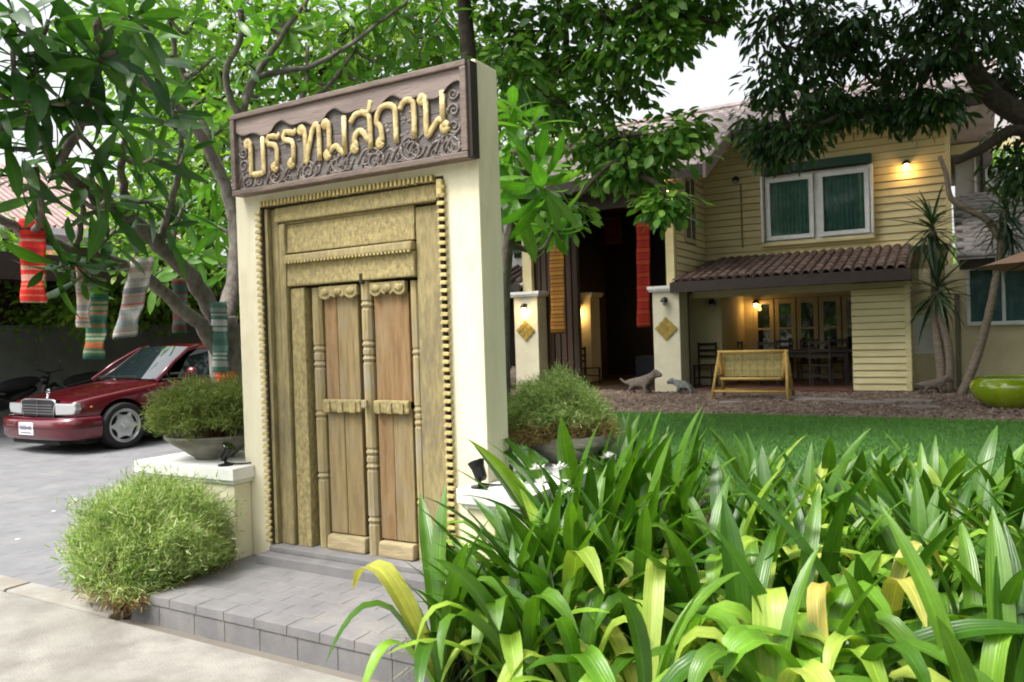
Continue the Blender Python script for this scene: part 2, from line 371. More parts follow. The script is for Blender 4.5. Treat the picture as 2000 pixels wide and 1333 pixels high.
def smooth_path(pts, per=5):
    p = np.array(pts, float); p = np.vstack([2 * p[0] - p[1], p, 2 * p[-1] - p[-2]]); out = []
    for i in range(1, len(p) - 2):
        for j in range(per):
            t = j / per; a, b, c, d = p[i - 1:i + 3]
            out.append(.5 * ((2 * b) + (c - a) * t + (2 * a - 5 * b + 4 * c - d) * t * t + (3 * b - a - 3 * c + d) * t ** 3))
    out.append(p[-2]); return out
# ================================================================ ground, road, driveway
gm = MB().box((-300, -300, -.6), (300, 300, -.03)); struct(gm, 'ground', ground_m)
struct(MB().box((-60, -60, -.05), (60, -.86, 0.0)), 'road', road_m)
# concrete edging between road and driveway, in cast lengths
kr = thing('kerb', None, None, (-1, -.8, 0)); kr['kind'] = 'structure'
x = -.14
while x > -9:
    MB().box((x - .985, -.855, -.05), (x, -.70, .012)).build('kerb_stone', kerb_m, kr, bevel=.012, jit=.002); x -= 1.0
# block paving: the bed of the joints, then the blocks
dr = thing('driveway', None, None, (-3, 3, 0)); dr['kind'] = 'structure'
MB().box((-26, -.69, -.05), (-.145, 14, -.003)).build('joint_sand', joint_m, dr)
def paver_t(l, w_, h, b=.005):
    V = [(-l, -w_, -h), (l, -w_, -h), (l, w_, -h), (-l, w_, -h), (-l, -w_, -b), (l, -w_, -b), (l, w_, -b), (-l, w_, -b),
         (-l + b, -w_ + b, 0), (l - b, -w_ + b, 0), (l - b, w_ - b, 0), (-l + b, w_ - b, 0)]
    F = [(0, 1, 5, 4), (1, 2, 6, 5), (2, 3, 7, 6), (3, 0, 4, 7), (4, 5, 9, 8), (5, 6, 10, 9), (6, 7, 11, 10), (7, 4, 8, 11), (8, 9, 10, 11)]
    V = np.array(V, float); return V, np.array(F), V[:, :2] * 3
def pave(root, cells, temp, mat, limit, name='paver', tilt=.006, rest='far_pavers'):
    cells = np.array(cells); n = len(cells); off = np.array(loc_of(root))
    Ms = np.tile(np.eye(3), (n, 1, 1)); Ms[:, 2, 0] = rng.normal(0, tilt, n); Ms[:, 2, 1] = rng.normal(0, tilt, n); Ms[:, 0, 1] = rng.normal(0, .006, n); Ms[:, 1, 0] = -Ms[:, 0, 1]
    P = cells.copy(); P[:, 2] += rng.uniform(-.0015, .0015, n) * tilt / .004
    rel = P - CAM; dep = rel @ FW; px = 1000 + 1500 * (rel @ RT) / np.maximum(dep, .1); py = 666.5 - 1500 * (rel @ UP) / np.maximum(dep, .1)
    vis = (px > -20) & (px < 2020) & (py < 1350) & (dep > .3); o = np.argsort(np.where(vis, dep, 1e3))[:limit]; o = o[vis[o]]
    me = template_mesh(name, *temp); me.materials.append(mat); me.polygons.foreach_set('use_smooth', [False] * len(me.polygons))
    for i in o: link(name, me, None, root, mat4(Ms[i], P[i] - off))
    r = np.setdiff1d(np.arange(n), o)
    if len(r): q = link(rest, stamp(rest, [temp], np.zeros(len(r), int), Ms[r], P[r] - off, False), mat, root); q['kind'] = 'stuff'
cells = []
for j in range(int(12.2 / .104)):
    y = -.635 + j * .104; o_ = .104 if j % 2 else 0
    for i in range(int(15 / .206)):
        cx = -.25 - o_ - i * .206
        if cx > -12 - y * .6 and cx < -.24: cells.append((cx, y, 0.0))
pave(dr, cells, paver_t(.1022, .0515, .03, .002), paver_m, 300, tilt=.003)

# entrance platform: riser blocks and paving pieces round a mortar core
PZ = .12
pl = thing('entrance_platform', 'low grey paved platform in front of the carved door', 'platform', (.9, -.4, 0))
MB().box((-.13, -.735, -.05), (1.775, .6, PZ - .007)).build('mortar_core', plat_joint, pl)
x = -.15; k = 0
while x < 1.72:
    wd = random.choice((.24, .27, .3, .22)); MB().box((x, -.762, -.04), (x + wd - .003, -.738, PZ - .046)).build('riser_block', plat_m, pl, bevel=.002, jit=.0006); x += wd
x = -.15
while x < 1.70:
    wd = random.choice((.2, .21, .19)); MB().box((x, -.766, PZ - .044), (x + wd - .0025, -.655, PZ)).build('edge_block', plat_m, pl, bevel=.0025, jit=.0006); x += wd
for y in (-.64, -.43, -.22, 0.0): MB().box((-.155, y - .12, -.04), (-.132, y + .085, PZ)).build('riser_block', plat_m, pl, bevel=.004, jit=.0012)
cells = []
for j in range(8):
    for i in range(15):
        cx = -.03 + i * .205 + (.1 if j % 2 else 0); cy = -.598 + j * .104
        if cx < 1.69: cells.append((cx, cy, PZ))
pave(pl, cells, paver_t(.1015, .0513, .03, .0025), plat_m, 300, tilt=.0012)
# door step, two tiers
MB().box((.16, -.135, PZ - .01), (1.56, .2, .175)).build('door_step', plat_m, pl, bevel=.006, jit=.001)
MB().box((.19, -.055, .176), (1.46, .2, .205)).build('door_step', plat_m, pl, bevel=.004)

# planting bed, lawn, gravel
struct(MB().box((-.34, -.697, -.04), (-.158, -.5, .006)), 'verge_soil', soil_m)
bed = MB()
nx, ny = 40, 24
for j in range(ny + 1):
    for i in range(nx + 1):
        bed.v.append((1.78 + i * .21, -.855 + j * .17, .05 + .03 * math.sin(i * 1.7) * math.cos(j * 1.3) + random.uniform(-.012, .012) - (.06 if j == 0 or i == 0 else 0)))
for j in range(ny):
    for i in range(nx): a = j * (nx + 1) + i; bed.f.append((a, a + 1, a + nx + 2, a + nx + 1))
struct(bed, 'planting_bed', soil_m, smooth=True)
struct(MB().prism([(-.14, .6), (14, .6), (14, 8.75), (-3.2, 8.75), (-2.6, 5.0), (-.14, 4.2)], 2, -.05, .015), 'lawn', lawn_m)
struct(MB().box((-14, 8.752, -.05), (20, 22, .01)), 'gravel_bed', gravel_m)
# grass
n = 120000
gx = rng.uniform(-3.0, 7.5, n); gy = 8.9 - np.abs(rng.normal(0, 1, n)) * 0 - rng.random(n) ** 1.3 * 6.6
keep = (gx > -.1) | ((gy > 4.8) & (gx > -2.5) & (gy < 8.8)); gx, gy = gx[keep], gy[keep]; n = len(gx)
dd = np.stack([rng.normal(0, .45, n), rng.normal(0, .45, n), np.ones(n)], 1)
GT = (np.array([(-.5, 0, 0), (.5, 0, 0), (.25, .6, .05), (-.25, .6, .05), (.06, 1, .2), (-.06, 1, .2)], float) * (.16, 1, 1), np.array([(0, 1, 2, 3), (3, 2, 4, 5)]), np.array([(0, 0), (1, 0), (1, .6), (0, .6), (1, 1), (0, 1)], float))
me = stamp('grass', [GT], np.zeros(n, int), frames(dd, rvec(n), rng.uniform(.025, .06, n)), np.stack([gx, gy, np.full(n, .012)], 1))
tag(link('grass', me, L_grass), 'short dark green mown grass of the lawn', kind='stuff')
# leaf litter and pebbles on the gravel bed
n = 26000
px_ = np.stack([rng.uniform(-8, 8, n), 8.85 + rng.random(n) ** 1.2 * 5.5, rng.uniform(.008, .02, n)], 1)
CH = (np.array([(-.5, -.4, -.05), (.5, -.4, .1), (.45, .4, .25), (-.4, .45, .05), (-.3, -.2, .35), (.3, -.2, .38), (.25, .25, .4), (-.2, .25, .36)], float), np.array([(0, 1, 5, 4), (1, 2, 6, 5), (2, 3, 7, 6), (3, 0, 4, 7), (4, 5, 6, 7)]), np.zeros((8, 2)))
dd = rvec(n); dd[:, 2] *= .2
litter_m = M('litter_chip', (.27, .20, .16), (.15, .105, .08), 5, .9, var=.5)
tag(link('leaf_litter', stamp('leaf_litter', [CH], np.zeros(n, int), frames(dd, np.tile((0, 0, 1.), (n, 1)) + .3 * rvec(n), rng.uniform(.025, .06, n)), px_, False), litter_m), 'brown dry leaf litter and pebbles before the house', kind='stuff')
for (fx, fy, a, b) in ((1.7, 11.6, .5, .26), (2.5, 11.2, .42, .2), (.27, 10.75, .22, .18), (3.1, 11.6, .4, .22), (1.1, 11.9, .33, .2), (3.3, 10.6, .3, .2)):
    q = [(fx + a * (1 + .18 * math.sin(3 * t + fx)) * math.cos(t), fy + b * (1 + .15 * math.cos(2 * t)) * math.sin(t)) for t in np.linspace(0, 6.28, 11)[:-1]]
    o = solo(MB().prism(q, 2, .0, .045), 'stepping_stone', flagstone_m, 'pale flat stone slab lying in the brown leaf litter', 'stone', 'flat stones in the leaf litter', bevel=.012)
# fallen bits on the driveway and road
for (a, b) in ((230, 1025), (105, 1000), (145, 980), (35, 1055), (10, 1130)):
    p = G(a, b); solo(MB().prism([(p[0] + .022 * math.cos(t) * (1 + .4 * math.sin(2 * t)), p[1] + .014 * math.sin(t)) for t in np.linspace(0, 6.28, 7)[:-1]], 2, .0025, .008), 'fallen_petal', petal_m,
         'small white fallen petal on the ground left of the shrub', 'petal', 'fallen petals on the paving')

# ================================================================ gateway wall with carved door
gw = solo(MB().prism([(-.055, 0.0), (.165, 0.0), (.165, 2.235), (1.475, 2.235), (1.475, 0.0), (1.69, 0.0), (1.69, 2.79), (-.055, 2.79)], 1, 0.0, .215), 'gate_wall', cream,
          'tall cream rendered gateway wall framing the carved door', 'gateway', bevel=.008)
cd = thing('carved_door', 'weathered gilded antique wooden door set into cream gateway', 'door', (.82, .05, .2))
B = lambda a, b, nm, m, par=cd, bv=.006, **k: MB().box(a, b).build(nm, m, par, bevel=bv, **k)
B((.168, .17, .206), (1.472, .19, 2.23), 'back_board', darkgap, bv=0)
# outer jambs, header, second jambs
B((.185, .03, .206), (.262, .168, 2.20), 'outer_jamb', oldwood2, jit=.0015)
B((.1855, -.004, .206), (.212, .028, 2.20), 'jamb_fillet', oldwood2, jit=.0012)
B((.275, .012, .206), (.33, .168, 2.105), 'jamb_moulding', oldwood2, bv=.014, jit=.0015)
B((.345, .03, .206), (.452, .168, 1.72), 'inner_jamb', oldwood, jit=.0015)
B((1.265, .035, .206), (1.428, .168, 2.10), 'outer_jamb', oldwood2, jit=.0015)
B((1.4285, .008, .206), (1.448, .168, 2.16), 'jamb_fillet', oldwood2, jit=.0012)
B((.263, .005, 2.115), (1.428, .168, 2.20), 'header_beam', oldwood, bv=.01, jit=.002)
B((.335, .03, 1.93), (1.262, .168, 2.096), 'transom_panel', oldwood, jit=.002)
B((.335, -.004, 1.872), (1.262, .168, 1.918), 'transom_ledge', oldwood2, bv=.012, jit=.003)
B((.335, .02, 1.735), (1.262, .168, 1.868), 'lintel', oldwood, bv=.01, jit=.002)
B((.275, .028, 2.098), (1.262, .06, 2.112), 'transom_fillet', oldwood2, bv=.003)
for i in range(36):
    x = .345 + i * .0255; MB().box((x, -.009, 1.862), (x + .013, .012, 1.874)).build('ledge_bead', dentil_m, cd, bevel=.003)
# dentils round the frame: one mesh per run, copied
def dent(me, p): link('dentil', me, None, cd, Matrix.Translation(Vector(p) - loc_of(cd)))
mv = MB().prism([(-.024, -.010), (.02, -.012), (.024, .006), (-.018, .010)], 1, -.03, .02).mesh('dentil', bevel=.004, jit=.0008); mv.materials.append(dentil_m)
mh = MB().prism([(-.0075, -.017), (.009, -.014), (.006, .018), (-.009, .014)], 1, -.032, .02).mesh('dentil', bevel=.003, jit=.0008); mh.materials.append(dentil_m)
B((.1685, -.018, .21), (.184, .16, 2.212), 'dentil_strip', darkgap, bv=.003)
B((1.4495, -.012, .21), (1.472, .16, 2.19), 'dentil_strip', darkgap, bv=.003)
B((.186, .0, 2.2035), (1.448, .16, 2.231), 'dentil_strip', darkgap, bv=.003)
for i in range(53): dent(mv, (.158 + random.uniform(-.002, .002), .0, .23 + i * .0375))
for i in range(49): dent(mv, (1.474 + random.uniform(-.002, .002), .0, .23 + i * .0405))
for i in range(44): dent(mh, (.19 + i * .0286, .0, 2.226 + random.uniform(-.002, .002)))
B((1.452, -.035, 2.13), (1.487, .0, 2.215), 'corner_block', dentil_m, bv=.008)
# two door leaves: stiles, panels, rails, the post between them
def turned(x0, x1, y0, z0, z1, nm, rings):
    xc = (x0 + x1) / 2; r = (x1 - x0) / 2; p = [(xc, y0 + r, z0)]; rr = [r]
    for z in rings: p += [(xc, y0 + r, z - .028), (xc, y0 + r, z - .018), (xc, y0 + r, z), (xc, y0 + r, z + .018), (xc, y0 + r, z + .028)]; rr += [r, r * .84, r * 1.1, r * .84, r]
    p.append((xc, y0 + r, z1)); rr.append(r); return MB().tube(p, rr, 10).build(nm, stile_m, cd, smooth=False)
B((.454, .165, .206), (.478, .17, 1.73), 'shadow_gap', darkgap, bv=0)
turned(.476, .552, .048, .206, 1.716, 'door_stile', (.62, .98, 1.27, 1.36))
turned(1.192, 1.25, .05, .206, 1.716, 'door_stile', (.52, .95, 1.02, 1.33))
B((.578, .062, .3), (.70, .168, 1.02), 'door_panel', panelwood); B((.703, .063, .3), (.828, .168, 1.02), 'door_panel', panelwood)
B((.578, .062, 1.06), (.672, .168, 1.66), 'door_panel', panelred); B((.676, .061, 1.06), (.828, .168, 1.66), 'door_panel', panelwood)
B((.946, .062, .3), (1.05, .168, 1.02), 'door_panel', panelred); B((1.053, .061, .3), (1.182, .168, 1.02), 'door_panel', panelwood)
B((.946, .062, 1.06), (1.182, .168, 1.66), 'door_panel', panelred)
turned(.862, .934, .03, .206, 1.73, 'meeting_post', (.40, .70, .78, 1.3, 1.38, 1.6))
B((.884, .012, 1.715), (.908, .046, 1.775), 'latch_block', darkgap, bv=.008)
B((.88, -.002, 1.03), (.918, .02, 1.075), 'latch_plate', stile_m, bv=.008)
for (a, b) in ((.566, .85), (.942, 1.184)):
    B((a, .028, 1.0), (b, .0605, 1.072), 'middle_rail', oldwood, bv=.012)
    w_ = (b - a)
    for q in range(3): MB().box((a + .02 + q * w_ / 3, .020, .998), (a + w_ / 3 - .03 + q * w_ / 3, .0275, 1.06)).build('rail_boss', oldwood, cd, bevel=.006)
    B((a, .03, .207), (b, .11, .292), 'kick_rail', railwood, bv=.014, jit=.002)
    # scalloped valance above the upper panels
    pts = [(a, 1.718), (b, 1.718)]; mrk = 24
    for q in range(mrk + 1):
        t = 1 - q / mrk; pts.append((a + t * w_, 1.662 - .020 * abs(math.sin(t * math.pi * 3)) + .02 * (abs(t - .5) < .06)))
    MB().prism(pts, 1, .03, .0605).build('carved_valance', oldwood2, cd, bevel=.004)
    for q in range(3): MB().ball((a + (q + .5) * w_ / 3, .032, 1.684), (.035, .012, .022), 8, 6).build('valance_scroll', oldwood, cd, smooth=True)
# ================================================================ carved name board
X0, X1, Z0, Z1 = .012, 1.683, 2.285, 2.765
sg = thing('name_board', 'carved wooden name board with raised gold Thai letters', 'sign', (.8, -.03, 2.3))
MB().box((X0 + .02, -.055, Z0 + .02), (X1 - .02, -.003, 2.535)).build('plank', signwood, sg)
MB().box((X0 + .02, -.055, 2.538), (X1 - .02, -.003, Z1 - .02)).build('plank', signwood, sg)
MB().box((X0, -.085, Z0), (X1, -.004, Z0 + .032)).build('frame_rail', signframe, sg, bevel=.006)
MB().box((X0, -.085, Z1 - .03), (X1, -.004, Z1)).build('frame_rail', signframe, sg, bevel=.006)
MB().box((X0, -.084, Z0 + .033), (X0 + .034, -.004, Z1 - .031)).build('frame_stile', signframe, sg, bevel=.006)
MB().box((X1 - .036, -.084, Z0 + .033), (X1, -.004, Z1 - .031)).build('frame_stile', signframe, sg, bevel=.006)
MB().box((X1 + .0005, -.07, Z0 + .004), (X1 + .02, -.004, Z1 - .004)).build('frame_back', darkwood, sg)
# raised cloud-edged board along the top
def wav(t):
    q = (t * 4.0) % 1.0
    return .058 + .055 * (1 - abs(2 * q - 1)) ** 1.0 * (1 if q < .8 else .6) + .014 * math.sin(q * 12)
pts = [(X0 + .036, Z1 - .032), (X1 - .038, Z1 - .032)]
for q in range(81): t = 1 - q / 80; pts.append((X0 + .036 + t * (X1 - X0 - .074), Z1 - .04 - wav(t)))
MB().prism(pts, 1, -.068, -.056).build('cloud_border', signtop, sg, bevel=.002)
edge = [(X0 + .036 + t * (X1 - X0 - .074), -.0685, Z1 - .046 - wav(t)) for t in np.linspace(.0, 1, 81)]
MB().tube(edge, .0052, 5).build('cloud_edge', darkwood, sg, smooth=True)
# scrollwork relief along the bottom and the ends
cv = MB(); cd_ = MB()
def spiral(cx, cz, r, turns, sgn, start, mb, w0=.008):
    p = []
    for q in range(int(26 * turns)):
        a = start + sgn * q / 26 * 2 * math.pi; rr = r * (1 - q / (26 * turns)) + .004; p.append((cx + rr * math.cos(a), -.058, cz + rr * math.sin(a)))
    mb.tube(p, [w0 * (1 - .5 * i / len(p)) for i in range(len(p))], 5)
nsc = 7
for i in range(nsc):
    cx = X0 + .12 + i * (X1 - X0 - .24) / (nsc - 1); up = i % 2
    spiral(cx, Z0 + .072 + .022 * up, +.056 + .006 * up, 1.7, 1 if up else -1, math.pi * (.9 if up else .1), cv)
    cv.tube(smooth_path([(cx - .09, -.058, Z0 + .05), (cx - .055, -.058, Z0 + .115 + .02 * up), (cx, -.058, Z0 + .135 + .02 * up), (cx + .06, -.058, Z0 + .09)], 5), .0065, 5)
    cv.tube(smooth_path([(cx - .07, -.058, Z0 + .045), (cx - .01, -.058, Z0 + .032 + .012 * up), (cx + .06, -.058, Z0 + .055), (cx + .095, -.058, Z0 + .10)], 5), .0055, 5)
    for q in range(3): cd_.ball((cx - .045 + q * .03, -.055, Z0 + .118 + .018 * up - .01 * abs(q - 1)), (.011, .007, .017), 7, 5)
for (cx, sg_) in ((X0 + .085, 1), (X1 - .09, -1)):
    for q, z in enumerate((Z0 + .17, Z0 + .25, Z0 + .33)):
        spiral(cx, z, .034 - .004 * q, 1.5, sg_, math.pi * (q % 2), cv); cd_.ball((cx + sg_ * .045, -.055, z), (.012, .007, .022), 7, 5)
for i in range(14):
    cx = X0 + .10 + i * (X1 - X0 - .2) / 13; zb = Z0 + .045 + .012 * (i % 3)
    spiral(cx, zb + .012, .024, 1.3, 1 if i % 2 else -1, math.pi * (i % 2), cv, .0055)
    cv.tube(smooth_path([(cx - .05, -.058, zb - .004), (cx - .01, -.057, zb + .055), (cx + .05, -.058, zb + .075 + .02 * (i % 2))], 4), [.004, .007, .009, .010, .009, .008, .006, .004, .003], 5)
for i in range(60): cd_.ball((random.uniform(X0 + .07, X1 - .08), -.055, random.uniform(Z0 + .09, Z0 + .33)), (random.uniform(.008, .02), .004, random.uniform(.006, .014)), 6, 4)
cv.build('scroll_carving', carve_m, sg, smooth=True); cd_.build('leaf_carving', carve_m, sg, smooth=True)['kind'] = 'stuff'
# letters of the name, each one raised in gold strokes (unit cell: x right, y up)
def circ(cx, cy, r=.075, a0=0, n=10): return [(cx + r * math.cos(a0 + i / n * 6.283), cy + r * math.sin(a0 + i / n * 6.283)) for i in range(n + 1)]
LET = {
 'bo': (.98, [circ(.13, .87), [(.2, .89), (.25, .8), (.25, .06), (.30, .03), (.72, .03), (.77, .08), (.77, .97)]]),
 'ro': (.74, [circ(.36, .1), [(.43, .1), (.46, .3), (.46, .55), (.40, .66), (.25, .70), (.13, .72), (.08, .80), (.14, .93), (.32, .90), (.5, .86), (.60, .93)]]),
 'tho': (1.0, [circ(.13, .87), [(.2, .89), (.26, .8), (.28, .4), (.28, .03), (.40, .4), (.55, .78), (.66, .93), (.76, .90), (.80, .75), (.80, .02)]]),
 'mo': (1.06, [circ(.15, .87), [(.22, .89), (.28, .8), (.28, .18)], circ(.2, .1), [(.28, .16), (.5, .28), (.66, .17), (.84, .03)], [(.84, .03), (.84, .97)]]),
 'so': (1.0, [circ(.24, .12), [(.31, .16), (.24, .33), (.32, .46), (.46, .5), (.6, .42), (.68, .3), (.78, .22)], [(.80, .02), (.80, .7), (.72, .86), (.5, .94), (.28, .9), (.12, .74)], [(.70, .88), (.80, .98), (.86, 1.17)]]),
 'tho_thung': (.96, [circ(.24, .1), [(.31, .12), (.30, .32), (.26, .48), (.14, .60), (.20, .82), (.36, .94), (.58, .94), (.74, .86), (.78, .7), (.78, .02)]]),
 'aa': (.72, [[(.08, .76), (.16, .89), (.30, .95), (.45, .91), (.52, .78), (.52, .02)]]),
 'no': (1.06, [circ(.14, .87), [(.21, .89), (.27, .8), (.27, .05), (.45, .16), (.66, .34), (.80, .28)], circ(.84, .14, .085), [(.78, .97), (.78, .2)]]),
}
cur = .115
H_, Wc = .222, .196
for nm in ('bo', 'ro', 'ro', 'tho', 'mo', 'so', 'tho_thung', 'aa', 'no'):
    wd, strokes = LET[nm]; mb = MB()
    base = 2.385 + .045 * (cur / 1.5)
    for st in strokes:
        p = [(cur + x * Wc, -.073, base + y * H_) for x, y in st]
        if len(st) > 2 and len(st) != 11: p = smooth_path(p, 4)
        mb.tube(p, [.0178] * len(p), 8)
    for i in range(len(mb.v)): a = mb.v[i]; mb.v[i] = (a[0], -.066 + (a[1] + .073) * .5, a[2])
    mb.build('letter', gold, sg, smooth=True); cur += wd * Wc * .895

# ================================================================ wing pedestals, bowls, spotlights
def pedestal(lab, s, xo=-.86, yb=.36):
    """s = -1: left of the gateway, 1: right of it"""
    X = (lambda x: x) if s < 0 else (lambda x: 1.635 - x)
    root = thing('wing_pedestal', lab, 'pedestal', (X(-.45), 0.1, 0), 'white capped pedestals beside the gateway')
    L = lambda o_: [(X(xo - o_), -.13 - o_), (X(-.005 + o_), -.13 - o_), (X(-.005 + o_), -.003), (X(-.058), -.003), (X(-.058), yb + o_), (X(xo - o_), yb + o_)]
    MB().prism(L(0), 2, 0.0, .572).build('pedestal_body', cream, root, bevel=.008)
    MB().prism(L(.018), 2, .573, .595).build('cap_moulding', white_cap, root, bevel=.004)
    MB().prism(L(.036), 2, .596, .67).build('cap', white_cap, root, bevel=.006)
pedestal('white capped cream pedestal left of the gateway under the bowl', -1)
pedestal('white capped cream pedestal half hidden by lilies right of gateway', 1, -.36, 1.0)
def bowl(c, lab, r=.30):
    b = MB().lathe([(.001, .0), (.12, .0), (.125, .012), (.15, .03), (.21, .075), (.27, .115), (r, .145), (r + .005, .16), (r - .02, .16), (r - .05, .12), (.2, .09), (.001, .085)], c, 30)
    return solo(b, 'planter_bowl', bowl_m, lab, 'planter', 'cement bowls on the pedestals', smooth=True)
bowl((-.47, .12, .67), 'round grey cement bowl on the pedestal left of gateway')
bowl((1.80, .72, .67), 'round grey cement bowl on the pedestal right of gateway', .24)
def spot(p, aim, lab):
    r = thing('spotlight', lab, 'spotlight', p, 'black garden spotlights on the pedestals'); p = np.array(p, float); a = np.array(aim) / np.linalg.norm(aim)
    MB().lathe([(.001, 0), (.045, 0), (.045, .008), (.012, .012)], p, 16).build('base_plate', blackgloss, r)
    MB().tube([p + (0, 0, .008), p + (0, 0, .05)], .009, 8).build('bracket', blackgloss, r)
    h = p + np.array((0, 0, .075))
    MB().tube([h - a * .045, h - a * .03, h + a * .02, h + a * .05, h + a * .055], [.02, .03, .033, .042, .042], 14).build('lamp_head', blackgloss, r)
    MB().tube([h + a * .0555, h + a * .058], [.037, .037], 14).build('lens', chrome, r)
    MB().tube(smooth_path([p + (0, 0, .02), p + (.07, .02, .012), p + (.12, .08, .01), p + (.05, .13, .008)], 5), .005, 6).build('cable', black, r)
spot((-.12, -.09, .67), (.55, .1, .8), 'small black spotlight on left pedestal in front of bowl')
spot((1.70, -.10, .67), (-.4, .1, .9), 'small black spotlight on right pedestal behind the lily leaves')

# ================================================================ fine-leaved shrubs
def fine_shrub(lab, base, c, rad, n, mat, ntw=260, seed=1, lean=(0, 0, 0), size=(.035, .07), dry=0, group=None, zmin=.38, skirt=None):
    g = np.random.default_rng(seed); base = np.array(base, float); c = np.array(c, float); rad = np.array(rad, float)
    root = thing('fine_leaved_shrub', lab, 'shrub', base, group)
    d = g.normal(size=(ntw, 3)); d[:, 2] = np.abs(d[:, 2]) * 1.25 - zmin; d /= np.linalg.norm(d, axis=1, keepdims=True)
    lump = 1 + .15 * np.sin(d[:, 0] * 6 + seed) * np.cos(d[:, 1] * 5 + d[:, 2] * 6) + g.normal(0, .11, ntw)
    tips = c + d * rad * lump[:, None]
    if skirt:
        q = g.normal(size=(70, 3)); q /= np.linalg.norm(q, axis=1, keepdims=True); q[:, 2] = np.abs(q[:, 2]) * .6 - .15; tips = np.concatenate([tips, base + np.array(skirt[:3]) + q * np.array(skirt[3:])]); ntw = len(tips)
    tw = MB(); P, D = [], []
    for i in range(ntw):
        mid = base * .45 + tips[i] * .55 + np.array((0, 0, .06)) + g.normal(0, .02, 3)
        if i % 3 == 0: tw.tube([base + g.normal(0, .02, 3), mid, tips[i]], [.006, .004, .0015], 4, False)
        m = n // ntw
        t = g.random(m) ** .45
        q = (1 - t)[:, None] * mid + t[:, None] * tips[i] + g.normal(0, .032, (m, 3)) * (rad / rad.max())
        ax = (tips[i] - mid) / np.linalg.norm(tips[i] - mid)
        dr = ax + g.normal(0, .85, (m, 3)) + np.array((0, 0, .15)); P.append(q); D.append(dr)
    P = np.concatenate(P); D = np.concatenate(D); P[:, 2] = np.maximum(P[:, 2], base[2] + .012); k = len(P)
    tw.build('twigs', M('twig_' + str(seed), (.30, .20, .12), (.2, .12, .07), 20, .9), root)['kind'] = 'stuff'
    tp = (np.array([(-.5, 0, 0), (.5, 0, 0), (.4, .5, .03), (-.4, .5, .03), (.08, 1, -.05), (-.08, 1, -.05)], float) * (.125, 1, 1), np.array([(0, 1, 2, 3), (3, 2, 4, 5)]), np.array([(0, 0), (1, 0), (1, .5), (0, .5), (1, 1), (0, 1)], float))
    low = (P[:, 2] - base[2]) / (c[2] + rad[2] - base[2]) < dry * (.7 + .6 * g.random(k))
    for nm, msk, mt in (('foliage', ~low, mat), ('dry_foliage', low, L_dry)):
        if msk.sum():
            o = link(nm, stamp(nm, [tp], np.zeros(msk.sum(), int), frames(D[msk], g.normal(size=(msk.sum(), 3)), g.uniform(*size, msk.sum())), P[msk] - np.array(loc_of(root))), mt, root); o['kind'] = 'stuff'
    return root
L_dry = leafmat('dry_shrub_leaf', [(0, (.20, .13, .05)), (.6, (.30, .20, .085)), (1, (.38, .31, .15))], .2, .6, .2, 0)
fine_shrub('light green feathery shrub sprawling over the platform corner', (-.13, -.76, .0), (-.27, -.48, .315), (.40, .36, .315), 62000, L_bush, 620, 3, dry=.20, size=(.02, .05), zmin=.72, skirt=(-.05, .08, .12, .27, .22, .17))
fine_shrub('round olive green shrub growing in the left cement bowl', (-.47, .12, .79), (-.47, .12, .955), (.345, .34, .205), 34000, L_bush2, 360, 5, dry=.12, size=(.02, .043))
fine_shrub('round pale green shrub behind gateway right side above lilies', (1.80, .72, .79), (1.70, .74, .885), (.285, .30, .235), 34000, L_bush, 360, 8, dry=.35, size=(.02, .043))

# ================================================================ lilies in the bed
def strap(th0, th1, L, wd, nseg=12, hook=None, fold=.16):
    """strap leaf along an arc from angle th0 (off vertical) to th1, in the y-z plane"""
    V, UV, y, z = [], [], 0., 0.; th = th0
    for i in range(nseg + 1):
        t = i / nseg
        a = th0 + (th1 - th0) * t ** 1.6
        if hook and t > hook[0]: a += hook[1] * min(1, (t - hook[0]) / .22)
        if i: y += math.sin(a) * L / nseg; z += math.cos(a) * L / nseg
        prof = (.45 + .55 * min(1, t / .5)) if t < .66 else max(.03, (1 - ((t - .66) / .34) ** 2.0))
        for j in range(5):
            u = j / 4 - .5; x = u * wd * prof; lift = abs(u) * 2 * wd * prof * fold * (1.6 - t)
            V.append((x, y - math.cos(a) * lift * -1 * 0 - math.cos(a) * -lift * 0 + -math.cos(a) * lift, z + math.sin(a) * lift)); UV.append((j / 4, t))
    F = []
    for i in range(nseg):
        for j in range(4): a = i * 5 + j; F.append((a, a + 1, a + 6, a + 5))
    return np.array(V), np.array(F), np.array(UV)
LT = {}
g = np.random.default_rng(11)
def reg(kind, mats, temps):
    for ti, t in enumerate(temps):
        for m in mats: me = template_mesh('leaf', *t); me.materials.append(m); LT.setdefault((kind, m.name), []).append(me)
up = [strap(R(g.uniform(3, 12)), R(g.uniform(22, 80)), g.uniform(.80, .98), g.uniform(.068, .094)) for _ in range(6)]
arch = [strap(R(g.uniform(12, 24)), R(g.uniform(95, 150)), g.uniform(.72, .9), g.uniform(.074, .10)) for _ in range(6)]
hook = [strap(R(g.uniform(10, 26)), R(g.uniform(45, 70)), g.uniform(.68, .86), g.uniform(.08, .11), 14, (g.uniform(.5, .72), R(g.uniform(80, 125)))) for _ in range(6)]
low_ = [strap(R(g.uniform(40, 60)), R(g.uniform(105, 150)), g.uniform(.5, .75), g.uniform(.07, .10)) for _ in range(4)]
reg('up', [L_lily, L_lime], up); reg('arch', [L_lily, L_lime, L_yel], arch); reg('hook', [L_lily, L_lime, L_yel, L_brown], hook); reg('low', [L_lily, L_lime, L_yel, L_brown], low_)
LG = 'broad strap-leaved lilies in the bed'
